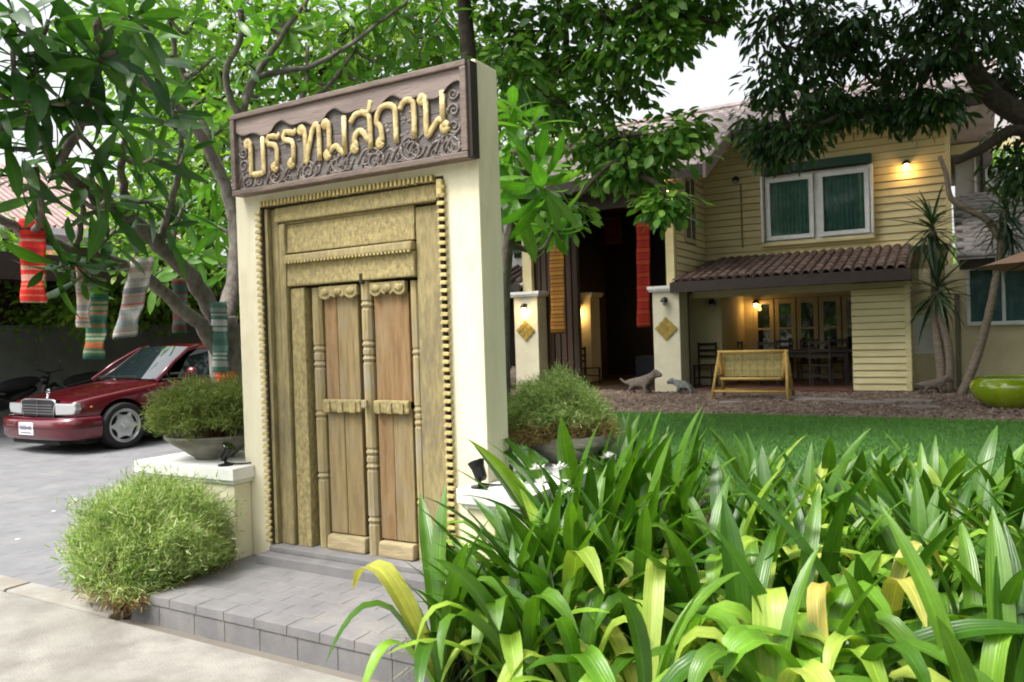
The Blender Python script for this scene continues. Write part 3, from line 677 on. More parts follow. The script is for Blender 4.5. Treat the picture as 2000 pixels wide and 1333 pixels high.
def lily(x, y, sc, n, wts, lab, leanv=(0, 0), z=.05):
    r = thing('lily_plant', lab, 'plant', (x, y, z), LG)
    for i in range(n):
        az = i * 2.39996 + g.uniform(-.4, .4)
        kind = ('up', 'arch', 'hook', 'low')[g.choice(4, p=wts)]
        pm = {'up': (.96, .04, 0, 0), 'arch': (.52, .42, .06, 0), 'hook': (.36, .55, .08, .01), 'low': (.40, .47, .11, .02)}[kind]
        mt = ('lily_green', 'lily_lime', 'lily_yellowing', 'lily_withered')[g.choice(4, p=pm)]
        if mt == 'lily_withered' and kind == 'hook': kind = 'low'
        if (kind, mt) not in LT: mt = 'lily_green'
        me = LT[(kind, mt)][g.integers(len(LT[(kind, mt)]))]
        s_ = sc * g.uniform(.82, 1.12) * (1 if kind != 'low' else .9)
        m = Matrix.Rotation(leanv[0], 4, 'X') @ Matrix.Rotation(leanv[1], 4, 'Y') @ Matrix.Rotation(az, 4, 'Z') @ Matrix.Rotation(g.normal(0, .07), 4, 'Y') @ Matrix.Diagonal((s_ * g.uniform(.85, 1.1), s_, s_, 1))
        link('leaf', me, None, r, Matrix.Translation((.02 * math.sin(-az), .02 * math.cos(az), 0)) @ m)
    MB().tube([(0, 0, -.03), (0, 0, .03), (0, 0, .16)], [.03, .032, .018], 7).build('stem', L_lily, r, local=True)
    return r
spots = []
j = 0; yy = -.84
while yy < 1.95:
    x = 2.0 + (.14 if j % 2 else 0)
    while x < 6.4:
        qx, qy = x + g.normal(0, .05), yy + g.normal(0, .05)
        if not (qx < 2.55 and qy > -.22): spots.append((qx, qy, 0))
        x += .29
    yy += .27; j += 1
for qx in np.arange(2.08, 2.55, .14):
    for qy in (-.76, -.58, -.40, -.24): spots.append((qx + g.normal(0, .03), qy + g.normal(0, .03), 1))
for qx in (2.12, 2.3, 2.48):
    for qy in (-.05, .15, .38, .62, .85): spots.append((qx + g.normal(0, .03), qy + g.normal(0, .04), 2))
for qx, qy, left in spots:
    rel = np.array((qx, qy, .5)) - CAM; dep = rel @ FW; sx = 1000 + 1500 * (rel @ RT) / max(dep, .1)
    if not (1.75 < dep and -100 < sx < 2350): continue
    front = qy < .2
    wts = (.20, .28, .44, .08) if front else (.48, .22, .29, .01)
    if left: wts = (.62, .14, .22, .02)
    lab = ('lily clump pressed against the right white capped pedestal' if left == 2 else 'lily clump with yellowing tips leaning over the platform' if left else 'front row lily clump with arching lime leaves' if front else 'upright rear row lily clump before the lawn')
    j_ = int(sum(sx > v for v in (1250, 1400, 1600, 1800)))
    lab += ('; under the round shrub', '; in line with the diamond pillar', '; in line with the bamboo bench', '; in line with the store room', '; in line with the lime pot')[j_] if not left else (' near the road' if qy < -.5 else ' near the door') if left == 1 else ''
    lily(qx, qy, g.uniform(.95, 1.08) if left == 2 else g.uniform(.66, .86) * (.86 if qx < 2.2 else 1.05) if left else g.uniform(.78, .95) if front else g.uniform(.72, .9), int(g.integers(10, 14)), wts, lab, (g.normal(.02, .07), g.normal(-.20, .08) if left else g.normal(-.03, .08)))
# ================================================================ parked saloon (local x forward, y to its left; it faces the road)
car = thing('parked_car', 'shiny burgundy saloon car parked under the frangipani branches', 'car', (0, 0, 0))
def loft(sts, secs, name, mat, sub=2, cap=True, par=car, cut=None):
    bm = bmesh.new(); rings = []
    for st in sts: rings.append([bm.verts.new(p) for p in secs(*st)])
    n = len(rings[0])
    for a, b in zip(rings[:-1], rings[1:]):
        for i in range(n): bm.faces.new((a[i], a[(i + 1) % n], b[(i + 1) % n], b[i]))
    if cap: bm.faces.new(rings[0][::-1]); bm.faces.new(rings[-1])
    bmesh.ops.recalc_face_normals(bm, faces=bm.faces); me = bpy.data.meshes.new(name); bm.to_mesh(me); bm.free()
    o = link(name, me, mat, par)
    md = o.modifiers.new('s', 'SUBSURF'); md.levels = md.render_levels = sub
    for c in cut or ():
        q = o.modifiers.new('b', 'BOOLEAN'); q.operation = 'DIFFERENCE'; q.object = c; q.solver = 'EXACT'
    bpy.context.view_layer.update(); dg = bpy.context.evaluated_depsgraph_get()
    nm = bpy.data.meshes.new_from_object(o.evaluated_get(dg)); o.modifiers.clear(); o.data = nm
    nm.polygons.foreach_set('use_smooth', [True] * len(nm.polygons))
    try: nm.set_sharp_from_angle(angle=R(38))
    except Exception: pass
    return o
def bsec(x, W, zb, zs, zc, hx=0):
    h = [(0, zb), (W * .8, zb), (W * .955, zb + .06), (W * .985, .42), (W, .56), (W * .985, zs - .09), (W * .955, zs - .012), (W * .90, zs + .006), (W * .86, zs - .002), (W * .5, zc - .006), (0, zc)]
    return [(x, y, z) for y, z in h] + [(x, -y, z) for y, z in h[-2:0:-1]]
cutters = []
for ax in (1.53, -1.30):
    c_ = MB().lathe([(.001, -1.2), (.365, -1.2), (.365, 1.2), (.001, 1.2)], (ax, 0, .325), 36, 1); o = c_.build('cutter', black); cutters.append(o)
body = loft([(2.16, .70, .24, .66, .695), (2.12, .76, .22, .69, .715), (2.0, .80, .2, .715, .745), (1.7, .84, .19, .765, .80), (1.2, .865, .19, .83, .875), (.86, .87, .19, .87, .935), (.7, .87, .19, .885, .925), (0, .87, .19, .90, .915), (-1.1, .87, .19, .905, .92), (-1.65, .865, .2, .91, .95), (-2.1, .83, .22, .885, .925), (-2.32, .78, .26, .80, .86), (-2.36, .74, .3, .72, .76)], bsec, 'body', carred, 2, cut=cutters)
for c_ in cutters: bpy.data.objects.remove(c_)
def bump_sec(x, W, z0, z1): return [(x, W, z0), (x, W, z1), (x, -W, z1), (x, -W, z0)]
# wrap-round bumper
bp = MB(); path = [(1.86, .845), (2.05, .835), (2.2, .78), (2.28, .6), (2.315, .3), (2.32, 0)]; path = path + [(x, -y) for x, y in path[-2::-1]]
bpp = smooth_path([(x, y, 0) for x, y in path], 4)
k0 = len(bpp)
for prof in ((.0, .20), (.035, .25), (.045, .36), (.04, .445), (.012, .485), (-.05, .49)):
    for i, p in enumerate(bpp):
        d = bpp[min(i + 1, k0 - 1)] - bpp[max(i - 1, 0)]; nrm = np.array((-d[1], d[0], 0)); nrm /= np.linalg.norm(nrm)
        nrm = nrm * (1 if nrm[0] * 1 + nrm[1] * p[1] > 0 else -1); bp.v.append(tuple(p + nrm * prof[0] + (0, 0, prof[1])))
for a in range(5):
    for i in range(k0 - 1): q = a * k0 + i; bp.f.append((q, q + 1, q + k0 + 1, q + k0))
bp.build('front_bumper', carred, car, smooth=True, local=True)
st = MB()
for z in (.345, .372):
    for i, p in enumerate(bpp):
        d = bpp[min(i + 1, k0 - 1)] - bpp[max(i - 1, 0)]; nrm = np.array((-d[1], d[0], 0)); nrm /= np.linalg.norm(nrm); nrm = nrm * (1 if nrm[0] + nrm[1] * p[1] > 0 else -1)
        st.v.append(tuple(p + nrm * .052 + (0, 0, z)))
for i in range(k0 - 1): st.f.append((i, i + 1, i + k0 + 1, i + k0))
st.build('bumper_strip', plain('dark_red_plastic', (.06, .006, .012), .45), car, local=True)
MB().box((2.1, -.55, .13), (2.25, .55, .2)).build('air_dam', black, car, bevel=.02, local=True)
# greenhouse
def roofsec(x, W, z): return [(x, 0, z), (x, W * .55, z - .012), (x, W * .9, z - .04), (x, W, z - .075), (x, W * .97, z - .10), (x, 0, z - .05)] + [(x, -W * .97, z - .10), (x, -W, z - .075), (x, -W * .9, z - .04), (x, -W * .55, z - .012)]
loft([(.30, .56, 1.36), (.2, .60, 1.395), (-.2, .625, 1.43), (-.7, .625, 1.425), (-1.1, .60, 1.385), (-1.2, .57, 1.35)], roofsec, 'roof', carred, 2)
quad = lambda nm, pts, m: MB().add(pts, [tuple(range(len(pts)))]).build(nm, m, car, local=True)
def curved(nm, a, b, c, d, m, bulge):
    mb = MB(); a, b, c, d = map(np.array, (a, b, c, d))
    for i in range(9):
        for j in range(7):
            u, v = i / 8, j / 6; p = (a * (1 - u) + b * u) * (1 - v) + (d * (1 - u) + c * u) * v
            mb.v.append(tuple(p + np.array(bulge) * (4 * u * (1 - u)) ** .8))
    for i in range(8):
        for j in range(6): q = i * 7 + j; mb.f.append((q, q + 1, q + 8, q + 7))
    return mb.build(nm, m, car, smooth=True, local=True)
carscreen = plain('windscreen_glass', (.012, .02, .022), .03, 0, 1.0, 1.0)
curved('windscreen', (.91, -.75, .905), (.91, .75, .905), (.25, .585, 1.36), (.25, -.585, 1.36), carscreen, (.07, 0, .02))
curved('rear_window', (-1.72, -.64, .93), (-1.72, .64, .93), (-1.15, .52, 1.345), (-1.15, -.52, 1.345), carglass, (-.06, 0, .02))
for s in (-1, 1):
    W0, W1 = .785 * s, .592 * s
    quad('side_window', [(.62, W0, .915), (-.36, W0, .92), (-.36, W1, 1.325), (.10, W1, 1.32), (.30, W1 * 1.05, 1.22)], carglass)
    quad('side_window', [(-.42, W0, .92), (-1.32, W0, .93), (-1.08, W1 * 1.0, 1.31), (-.42, W1, 1.325)], carglass)
    MB().tube([(.95, .775 * s, .90), (.62, .70 * s, 1.14), (.27, .60 * s, 1.34), (.1, .60 * s, 1.375)], [.03, .028, .028, .03], 8).build('front_pillar', carred, car, smooth=True, local=True)
    MB().tube([(-.39, .80 * s, .9), (-.39, .607 * s, 1.34)], .028, 6).build('middle_pillar', blackgloss, car, local=True)
    MB().tube([(-1.52, .79 * s, .90), (-1.25, .67 * s, 1.2), (-1.08, .598 * s, 1.35)], [.11, .075, .04], 8).build('rear_pillar', carred, car, smooth=True, local=True)
    MB().tube([(.88, .80 * s, .905), (-1.5, .815 * s, .915)], .011, 5).build('belt_moulding', chrome, car, local=True)
    m = MB().ball((.50, .95 * s, 1.0), (.06, .10, .068), 12, 8); m.build('door_mirror', carred, car, smooth=True, local=True)
    MB().tube([(.52, .80 * s, .94), (.51, .90 * s, .98)], .022, 6).build('mirror_stalk', carred, car, local=True)
    for hx in (-.22, -1.2): MB().tube([(hx, .882 * s, .77), (hx - .08, .905 * s, .775), (hx - .17, .882 * s, .775)], .014, 6).build('door_handle', carred, car, local=True)
    MB().box((.82, .872 * s - .004, .33), (-1.0, .872 * s + .012, .41)).build('side_strip', M('strip_red' + str(s), (.07, .008, .014), None, rough=.4), car, bevel=.01, local=True)
    for xx in (.86, -.40): MB().box((xx - .004, .874 * s - .003, .24), (xx + .004, .874 * s + .0025, .88)).build('door_seam', black, car, local=True)
    # headlight with its corner lamp
    hl = MB().prism([(.40 * s, .515), (.735 * s, .53), (.775 * s, .60), (.755 * s, .668), (.39 * s, .672)], 0, 2.10, 2.185)
    for i, p in enumerate(hl.v): hl.v[i] = (p[0] + .022 - .17 * max(0, abs(p[1]) - .5), p[1] * 1.02, p[2])
    hl.build('headlight', lampglass, car, bevel=.012, smooth=False, local=True)
    lb = MB().ball((2.165, .50 * s, .60), (.03, .085, .062), 12, 8); lb.build('lamp_reflector', chrome, car, smooth=True, local=True)
    MB().ball((1.99, .862 * s, .62), (.02, .006, .014), 8, 6).build('side_repeater', plain('amber_lens' + str(s), (.7, .3, .05), .2), car, smooth=True, local=True)
# grille
gr = MB().prism([(-.37, .49), (.37, .49), (.385, .715), (-.385, .715)], 0, 2.10, 2.205).build('grille', blackgloss, car, bevel=.008, local=True)
for z in (.535, .572, .61, .648): MB().tube([(2.21, -.345, z), (2.222, 0, z), (2.21, .345, z)], .007, 5).build('grille_bar', plain('grey_bar', (.22, .22, .23), .3, .6) if 'grey_bar' not in MATS else MATS['grey_bar'], gr, local=True)
MB().tube([(2.215, 0, .5), (2.215, 0, .70)], .007, 5).build('grille_bar', MATS['grey_bar'], gr, local=True)
MB().tube(smooth_path([(2.2, -.355, .495), (2.205, -.38, .6), (2.195, -.375, .71), (2.20, 0, .725), (2.195, .375, .71), (2.205, .38, .6), (2.2, .355, .495)], 4), .013, 6).build('grille_surround', chrome, gr, smooth=True, local=True)
def star(c, r, nm, par, axis):
    mb = MB(); ring = [(c[0], c[1] + r * math.cos(a), c[2] + r * math.sin(a)) for a in np.linspace(0, 2 * math.pi, 17)]
    mb.tube(ring, r * .11, 5)
    for a in (90, 210, 330): mb.tube([c, (c[0], c[1] + r * math.cos(R(a)), c[2] + r * math.sin(R(a)))], [r * .13, r * .05], 5)
    return mb.build(nm, chrome, par, smooth=True, local=True)
star((2.06, 0, .81), .04, 'bonnet_star', car, 0); MB().tube([(2.07, 0, .725), (2.06, 0, .77)], [.02, .008], 8).build('bonnet_star_base', chrome, car, local=True)
MB().box((2.345, -.17, .265), (2.372, .17, .43)).build('number_plate', platewhite, car, bevel=.006, local=True)
npl = car.children[-1]
for y0, y1 in ((-.135, -.105), (-.09, -.06), (-.02, .015), (.03, .06), (.075, .105), (.118, .14)):
    MB().box((2.3725, -y1, .33), (2.3735, -y0, .395)).build('plate_mark', ink, npl, local=True)
MB().box((2.3725, -.12, .285), (2.3735, .12, .305)).build('plate_mark', ink, npl, local=True)
for s in (-.2, .3): MB().tube([(.93, s, .95), (.95, s - .2, .955), (.96, s - .42, .95)], .008, 5).build('wiper', black, car, local=True)
# bonnet seam lines
for s in (-1, 1): MB().tube(smooth_path([(2.09, .50 * s, .733), (1.7, .60 * s, .805), (1.2, .67 * s, .878), (.93, .70 * s, .925)], 4), .004, 4).build('bonnet_seam', black, car, local=True)
def wheel(x, s):
    y = .80 * s; o_ = lambda d: y + d * s
    ty = MB(); prof = [(.205, -.09), (.23, .075), (.285, .088), (.308, .075), (.316, .04), (.316, -.09), (.25, -.11), (.205, -.09)]
    t = MB().lathe([(r, o_(h)) for r, h in prof], (x, 0, .318), 40, 1).build('wheel', black, car, smooth=True, local=True)
    MB().lathe([(.208, o_(.03)), (.214, o_(.074)), (.222, o_(.08)), (.23, o_(.076))], (x, 0, .318), 40, 1).build('rim', alloy, t, smooth=True, local=True)
    MB().lathe([(.001, o_(-.02)), (.205, o_(-.02))], (x, 0, .318), 30, 1).build('brake_disc', plain('dark_iron', (.02, .02, .02), .6) if 'dark_iron' not in MATS else MATS['dark_iron'], t, local=True)
    # dish with six windows near its edge
    d = MB(); nn = 48; rad = [.03, .075, .12, .145, .165, .19, .211]; yy_ = [.058, .064, .066, .064, .06, .05, .045]
    for r_, h in zip(rad, yy_):
        for i in range(nn): a = 2 * math.pi * i / nn; d.v.append((x + r_ * math.cos(a), o_(h), .318 + r_ * math.sin(a)))
    for q in range(len(rad) - 1):
        for i in range(nn):
            ph = i % 8
            if (q == 3 and ph in (2, 3, 4, 5)) or (q == 4 and ph in (1, 2, 3, 4, 5, 6)): continue
            a = q * nn + i; b = q * nn + (i + 1) % nn; d.f.append((a, b, b + nn, a + nn))
    d.build('hub_dish', alloy, t, smooth=True, local=True)
    MB().ball((x, o_(.058), .318), (.036, .014, .036), 14, 6).build('hub_cap', chrome, t, smooth=True, local=True)
    for i in range(5): a = 2 * math.pi * i / 5; MB().ball((x + .056 * math.cos(a), o_(.062), .318 + .056 * math.sin(a)), (.009, .008, .009), 6, 4).build('wheel_bolt', chrome, t, local=True)
for x in (1.53, -1.30):
    for s in (-1, 1): wheel(x, s)
MB().box((-2.1, -.7, .12), (2.0, .7, .24)).build('underbody', black, car, local=True)
MB().box((-1.3, -.7, .24), (.7, .7, .89)).build('cabin_interior', black, car, local=True)
car.rotation_euler = (0, 0, R(-90)); car.location = (-7.0, 4.79, 0)

# ================================================================ house
house = thing('house', 'two-storey yellow timber-clad house with tiled roofs and dark open hall', 'house', (0, 15, 0))
P = lambda a, b, nm, m, bv=0, par=house, **k: MB().box(a, b).build(nm, m, par, bevel=bv, **k)
def boards(x0, x1, z0, z1, y, h, mat, par=house, hole=None, face='-y', nm='siding_board', th=.02):
    z = z0; me = {}
    while z < z1 - .02:
        zz = min(z + h, z1)
        spans = [(x0, x1)]
        if hole and z < hole[3] and zz > hole[2]: spans = [(x0, hole[0]), (hole[1], x1)]
        for a, b in spans:
            if b - a < .02: continue
            if face == '-y': mb = MB().prism([(y, z + .016), (y - th - .016, z + .014), (y - th * .6, zz), (y, zz)], 0, a, b)
            if face != '-y':
                mb = MB(); mb.prism([(y, z + .016), (y + th + .016, z + .014), (y + th * .6, zz), (y, zz)], 0, a, b); mb.v = [(v[1], v[0], v[2]) for v in mb.v]
            mb.build(nm, mat, par)
        z = zz
sheath = M('lap_shadow_sheathing', (.32, .26, .14), (.25, .20, .10), 6)  # core darker than the boards, painting lap shadows into the gaps
# upper block
P((-1.49, 15.82, 2.3), (3.84, 16.02, 6.35), 'wall_core', sheath)
boards(-1.47, 3.82, 3.02, 6.3, 15.818, .165, siding, hole=(.02, 2.27, 3.36, 5.06))
P((3.76, 15.77, 2.4), (3.86, 15.83, 6.3), 'corner_trim', sidingpale)
P((3.84, 15.85, 0.0), (3.70, 21, 6.3), 'side_wall', housecream)
# left return with the narrow window
boards(13.42, 15.8, 2.35, 5.75, -1.49, .165, siding, hole=(14.02, 14.92, 3.38, 5.0), face='+x')
P((-1.60, 13.42, 2.3), (-1.492, 15.9, 5.9), 'return_wall', sheath)
win = P((-1.488, 14.02, 3.38), (-1.44, 14.92, 5.0), 'narrow_window', doorcream, .004)
P((-1.439, 14.12, 3.48), (-1.434, 14.82, 4.9), 'pane', carglass, par=win)
for z in (3.93, 4.40): P((-1.4335, 14.1, z), (-1.42, 14.84, z + .03), 'glazing_bar', whitewood, par=win)
P((-1.4335, 14.455, 3.48), (-1.421, 14.485, 4.9), 'glazing_bar', whitewood, par=win)
P((-1.68, 13.28, 0), (-1.49, 13.415, 4.95), 'corner_post', sidingpale, .008)
P((-5.31, 13.28, 0), (-5.06, 13.415, 4.95), 'corner_post', sidingpale, .008)
# open hall: dark timber inside
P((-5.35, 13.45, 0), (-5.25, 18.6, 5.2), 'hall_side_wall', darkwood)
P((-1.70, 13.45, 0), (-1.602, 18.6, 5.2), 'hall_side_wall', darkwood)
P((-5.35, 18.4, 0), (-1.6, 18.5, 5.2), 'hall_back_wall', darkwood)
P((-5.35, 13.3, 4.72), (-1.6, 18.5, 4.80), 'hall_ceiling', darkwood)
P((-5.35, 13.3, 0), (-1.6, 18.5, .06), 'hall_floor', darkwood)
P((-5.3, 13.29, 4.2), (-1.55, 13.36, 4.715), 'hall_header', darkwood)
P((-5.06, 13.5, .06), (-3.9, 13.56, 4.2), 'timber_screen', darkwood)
for i in range(7): P((-5.04 + i * .165, 13.46, .06), (-4.92 + i * .165, 13.498, 4.2), 'screen_board', M('screen_wood%d' % i, (.052 + .006 * (i % 3), .034, .020), None, 6, stretch=(3, 3, .3)))
# main roof: front slope with a stepped eave, back slope
sl = .5
def roofpt(x, y, lift=0): return (x, y, 4.80 + sl * (y - 12.7) + lift)
def slab(pts, th, nm, m):
    v = [roofpt(*p) for p in pts]; n_ = len(v); mb = MB().add(v + [(a, b, c - th) for a, b, c in v], [tuple(range(n_)), tuple(range(2 * n_ - 1, n_ - 1, -1))] + [(i, n_ + i, n_ + (i + 1) % n_, (i + 1) % n_) for i in range(n_)]); return mb.build(nm, m, house)
rf = slab([(-6.6, 12.7), (-.62, 12.7), (-.62, 15.02), (4.85, 15.02), (4.85, 17.4), (-6.6, 17.4)], .10, 'roof', roof_m)
MB().add([(-6.6, 17.41, 7.15), (4.85, 17.41, 7.15), (4.85, 21.5, 5.1), (-6.6, 21.5, 5.1)], [(0, 1, 2, 3)]).build('roof_back', roof_m, house)
tp = np.array([(-.135, -.16, .012), (-.05, -.16, .03), (.05, -.16, .012), (.135, -.16, .02), (-.135, .16, -.012), (-.05, .16, .006), (.05, .16, -.012), (.135, .16, -.004), (-.135, -.16, -.02), (-.05, -.16, -.02), (.05, -.16, -.02), (.135, -.16, -.02)], float)
tf = np.array([(0, 1, 5, 4), (1, 2, 6, 5), (2, 3, 7, 6), (8, 9, 1, 0), (9, 10, 2, 1), (10, 11, 3, 2)]); tuv = np.zeros((12, 2))
ang = math.atan(sl); RM = np.array([(1, 0, 0), (0, math.cos(ang), -math.sin(ang)), (0, math.sin(ang), math.cos(ang))])
cs = []
for r_ in range(19):
    for c in range(43):
        x = -6.45 + c * .265 + (.13 if r_ % 2 else 0); y = 12.80 + r_ * .25
        if y > 17.3 or (x > -.75 and y < 15.1) or x > 4.75: continue
        cs.append(roofpt(x, y, .03))
cs = np.array(cs); leaf_parts(house, [(tp, tf, tuv)], np.zeros(len(cs), int), np.tile(RM, (len(cs), 1, 1)) * 1.0, cs, roof_m, 'roof_tile', 300, 'roof_tiles')
MB().tube([(-6.6, 17.4, 7.20), (4.85, 17.4, 7.20)], .11, 8).build('ridge_cap', roof_m, house)
P((-6.6, 12.6, 4.55), (-.62, 12.68, 4.80), 'eave_fascia', fascia_m); P((-.6, 14.93, 5.72), (4.93, 15.0, 5.97), 'eave_fascia', fascia_m)
vb = MB().add([(-.615, 12.6, 4.50), (-.615, 15.02, 5.71), (-.615, 15.02, 6.02), (-.615, 12.6, 4.83), (-.55, 12.6, 4.50), (-.55, 15.02, 5.71), (-.55, 15.02, 6.02), (-.55, 12.6, 4.83)], [(0, 1, 2, 3), (7, 6, 5, 4), (0, 4, 5, 1), (1, 5, 6, 2), (2, 6, 7, 3), (3, 7, 4, 0)]).build('verge_board', verge_m, house)
P((4.86, 14.93, 5.7), (4.94, 15.02, 5.97), 'fascia_end', fascia_m)
MB().add([(-.6, 15.0, 5.71), (4.8, 15.0, 5.71), (4.8, 15.82, 6.05), (-.6, 15.82, 6.05)], [(0, 1, 2, 3)]).build('soffit', sidingpale, house)
MB().add([(4.86, 15.02, 5.68), (4.86, 17.4, 6.87), (4.86, 17.4, 7.12), (4.86, 15.02, 5.95)], [(0, 1, 2, 3)]).build('verge_board', verge_m, house)
# awning roof over the porch, barrel tiles laid one by one
ay0, ay1, az0, az1 = 12.98, 15.78, 2.40, 3.06
def aw(x, y): return (x, y, az0 + (az1 - az0) * (y - ay0) / (ay1 - ay0))
v = [aw(-1.47, ay0), aw(3.13, ay0), aw(3.13, ay1), aw(-1.15, ay1)]
ar = MB().add(v + [(a, b, c - .05) for a, b, c in v], [(0, 1, 2, 3), (7, 6, 5, 4), (0, 4, 5, 1), (1, 5, 6, 2), (2, 6, 7, 3), (3, 7, 4, 0)]).build('awning_roof', fascia_m, house)
tm = MB(); q = 7
for e in range(2):
    for i in range(q + 1):
        a = math.pi * i / q; tm.v.append((-.075 * math.cos(a), -.2 + .42 * e, .055 * math.sin(a) + (.02 if e == 0 else 0)))
for i in range(q): tm.f.append((i, i + 1, i + q + 2, i + q + 1))
tm.v += [(.073, -.2, .004), (.115, -.2, -.012), (.073, .22, -.012), (.115, .22, -.03)]; tm.f.append((2 * q + 2, 2 * q + 3, 2 * q + 5, 2 * q + 4))
for i in range(q + 1): a = math.pi * i / q; tm.v.append((-.058 * math.cos(a), -.2, .04 * math.sin(a) + .02))
o_ = 2 * q + 6
for i in range(q): tm.f.append((i + 1, i, o_ + i, o_ + i + 1))
tme = tm.mesh('tile', smooth=False); tme.materials.append(tile_m)
aang = math.atan((az1 - az0) / (ay1 - ay0)); base_off = loc_of(house)
for c in range(24):
    for r_ in range(7):
        x = -1.38 + c * .19; y = ay0 + .17 + r_ * .395
        if x < -1.47 + .32 * (y - ay0) / (ay1 - ay0): continue
        p = aw(x, y); link('tile', tme, None, ar, Matrix.Translation(Vector((p[0], p[1], p[2] + .012)) - base_off) @ Matrix.Rotation(aang, 4, 'X') @ Matrix.Rotation(random.uniform(-.02, .02), 4, 'Z'))
P((-1.49, 12.9, 2.17), (3.15, 12.97, 2.385), 'awning_fascia', fascia_m, .004)
P((-1.45, 13.0, 2.20), (3.1, 15.8, 2.25), 'awning_soffit', fascia_m)
P((-1.2, 13.62, 2.05), (2.04, 13.74, 2.195), 'porch_beam', housecream)
P((-1.49, 15.69, 3.03), (3.8, 15.82, 3.11), 'wall_flashing', sidingpale, .01)
# ground floor: clad store room on the right
P((2.06, 13.64, 0), (3.08, 15.8, 2.19), 'store_wall', sheath)
boards(2.04, 3.02, 0.02, 2.18, 13.638, .136, sidingpale)
P((3.0, 13.585, 0), (3.10, 13.637, 2.18), 'corner_trim', sidingpale, .004)
boards(13.66, 15.7, 0.02, 2.18, 3.08, .136, sidingpale, face='+x')
# porch
P((-1.5, 13.2, 0), (2.04, 17.6, .055), 'porch_floor', M('porch_tiles', (.16, .075, .055), (.11, .05, .04), 6, .6))
P((-1.55, 14.5, .055), (-.80, 14.75, 2.19), 'porch_pier', housecream)
P((-.95, 14.76, .055), (-.80, 17.0, 2.19), 'porch_side_wall', housecream)
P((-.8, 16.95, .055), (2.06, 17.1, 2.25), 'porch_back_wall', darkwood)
P((-.8, 16.8, 2.06), (2.05, 16.9, 2.2), 'door_header', doorcream)
for i in range(5):
    x0 = -.56 + i * .52; d_ = MB()
    d_.box((x0, 16.78, .06), (x0 + .10, 16.83, 2.05)); d_.box((x0 + .39, 16.782, .06), (x0 + .49, 16.832, 2.05)); d_.box((x0 + .101, 16.784, 1.93), (x0 + .389, 16.834, 2.048)); d_.box((x0 + .101, 16.785, .06), (x0 + .389, 16.835, .42)); d_.box((x0 + .101, 16.786, 1.28), (x0 + .389, 16.826, 1.33))
    f_ = d_.build('glazed_door', doorcream, house)
    MB().box((x0 + .1, 16.80, .42), (x0 + .39, 16.806, 1.93)).build('pane', carglass, f_)
P((-.8, 16.79, .06), (-.57, 16.85, 2.05), 'door_jamb', doorcream)
# upper window: two open white casements, green curtains, a green blind case above
wf = P((.0, 15.745, 3.33), (2.30, 15.815, 3.395), 'window', whitewood, .006)
P((.0, 15.75, 4.87), (2.30, 15.815, 4.93), 'frame_head', whitewood, .006, wf)
P((1.10, 15.75, 3.396), (1.20, 15.815, 4.869), 'frame_post', whitewood, .006, wf)
for x0 in (.03, 1.205):
    x1 = x0 + 1.065
    P((x0, 15.66, 3.40), (x1, 15.74, 3.50), 'sash_rail', whitewood, .006, wf); P((x0, 15.66, 4.76), (x1, 15.74, 4.86), 'sash_rail', whitewood, .006, wf)
    P((x0, 15.661, 3.501), (x0 + .10, 15.739, 4.759), 'sash_stile', whitewood, .006, wf); P((x1 - .10, 15.661, 3.501), (x1, 15.739, 4.759), 'sash_stile', whitewood, .006, wf)
    P((x0 + .09, 15.70, 3.49), (x1 - .09, 15.704, 4.77), 'pane', winglass, 0, wf)
    mb = MB(); nn = 60; x = x0 + .02
    for i in range(nn + 1): xx = x + 1.03 * i / nn; yy = 15.79 + .016 * math.sin(i * 1.25) + .008 * math.sin(i * .37); mb.v += [(xx, yy, 3.40), (xx, yy, 4.865)]
    for i in range(nn): mb.f.append((2 * i, 2 * i + 2, 2 * i + 3, 2 * i + 1))
    mb.build('curtain', curtain_m, wf, smooth=True)
for x in (-.055, 2.305): P((x, 15.50, 3.37), (x + .05, 15.72, 4.90), 'side_shutter', whitewood, .005, wf)
P((-.04, 15.60, 4.96), (2.33, 15.80, 5.16), 'blind_case', M('dark_green_case', (.012, .055, .035), None, rough=.5), .008, wf)
P((-.08, 15.66, 3.27), (2.36, 15.81, 3.355), 'window_sill', sidingpale, .008, wf)
# service pipe on the wall
MB().tube([(-.56, 15.77, 3.3), (-.56, 15.77, 4.85)], .018, 6).build('conduit', M('conduit_paint', (.25, .2, .1), None), house)
MB().tube([(3.9, 14.6, .05), (3.9, 14.6, 1.9)], .045, 8).build('downpipe', M('pipe_grey', (.2, .18, .13), None), house)

# gate pillars before the house with lamps and diamonds
def house_pillar(lab, x0, x1, y, h, diamond=True):
    r = thing('garden_pillar', lab, 'pillar', ((x0 + x1) / 2, y + .3, 0), 'cream pillars before the dark hall')
    MB().box((x0, y, 0), (x1, y + .62, h)).build('shaft', cream if False else housepale, r, bevel=.01)
    MB().box((x0 - .06, y - .06, h + .001), (x1 + .06, y + .68, h + .045)).build('cap_moulding', white_cap, r, bevel=.006)
    MB().box((x0 - .09, y - .09, h + .046), (x1 + .09, y + .71, h + .12)).build('cap', white_cap, r, bevel=.008)
    if diamond:
        c = ((x0 + x1) / 2, 1.40 if x0 > -3 else 1.46); d = .225
        MB().prism([(c[0] - d, c[1]), (c[0], c[1] - d), (c[0] + d, c[1]), (c[0], c[1] + d)], 1, y - .03, y - .001).build('diamond_tile', dia_m, r, bevel=.006)
        for i in range(3):
            for j in range(3):
                a = (i - 1) * .13; b = (j - 1) * .13; q = (c[0] + (a - b) * .70, c[1] + (a + b) * .70)
                MB().prism([(q[0] - .075, q[1]), (q[0], q[1] - .075), (q[0] + .075, q[1]), (q[0], q[1] + .075)], 1, y - .04, y - .0305).build('diamond_facet', dia_m, r, bevel=.006)
    return r
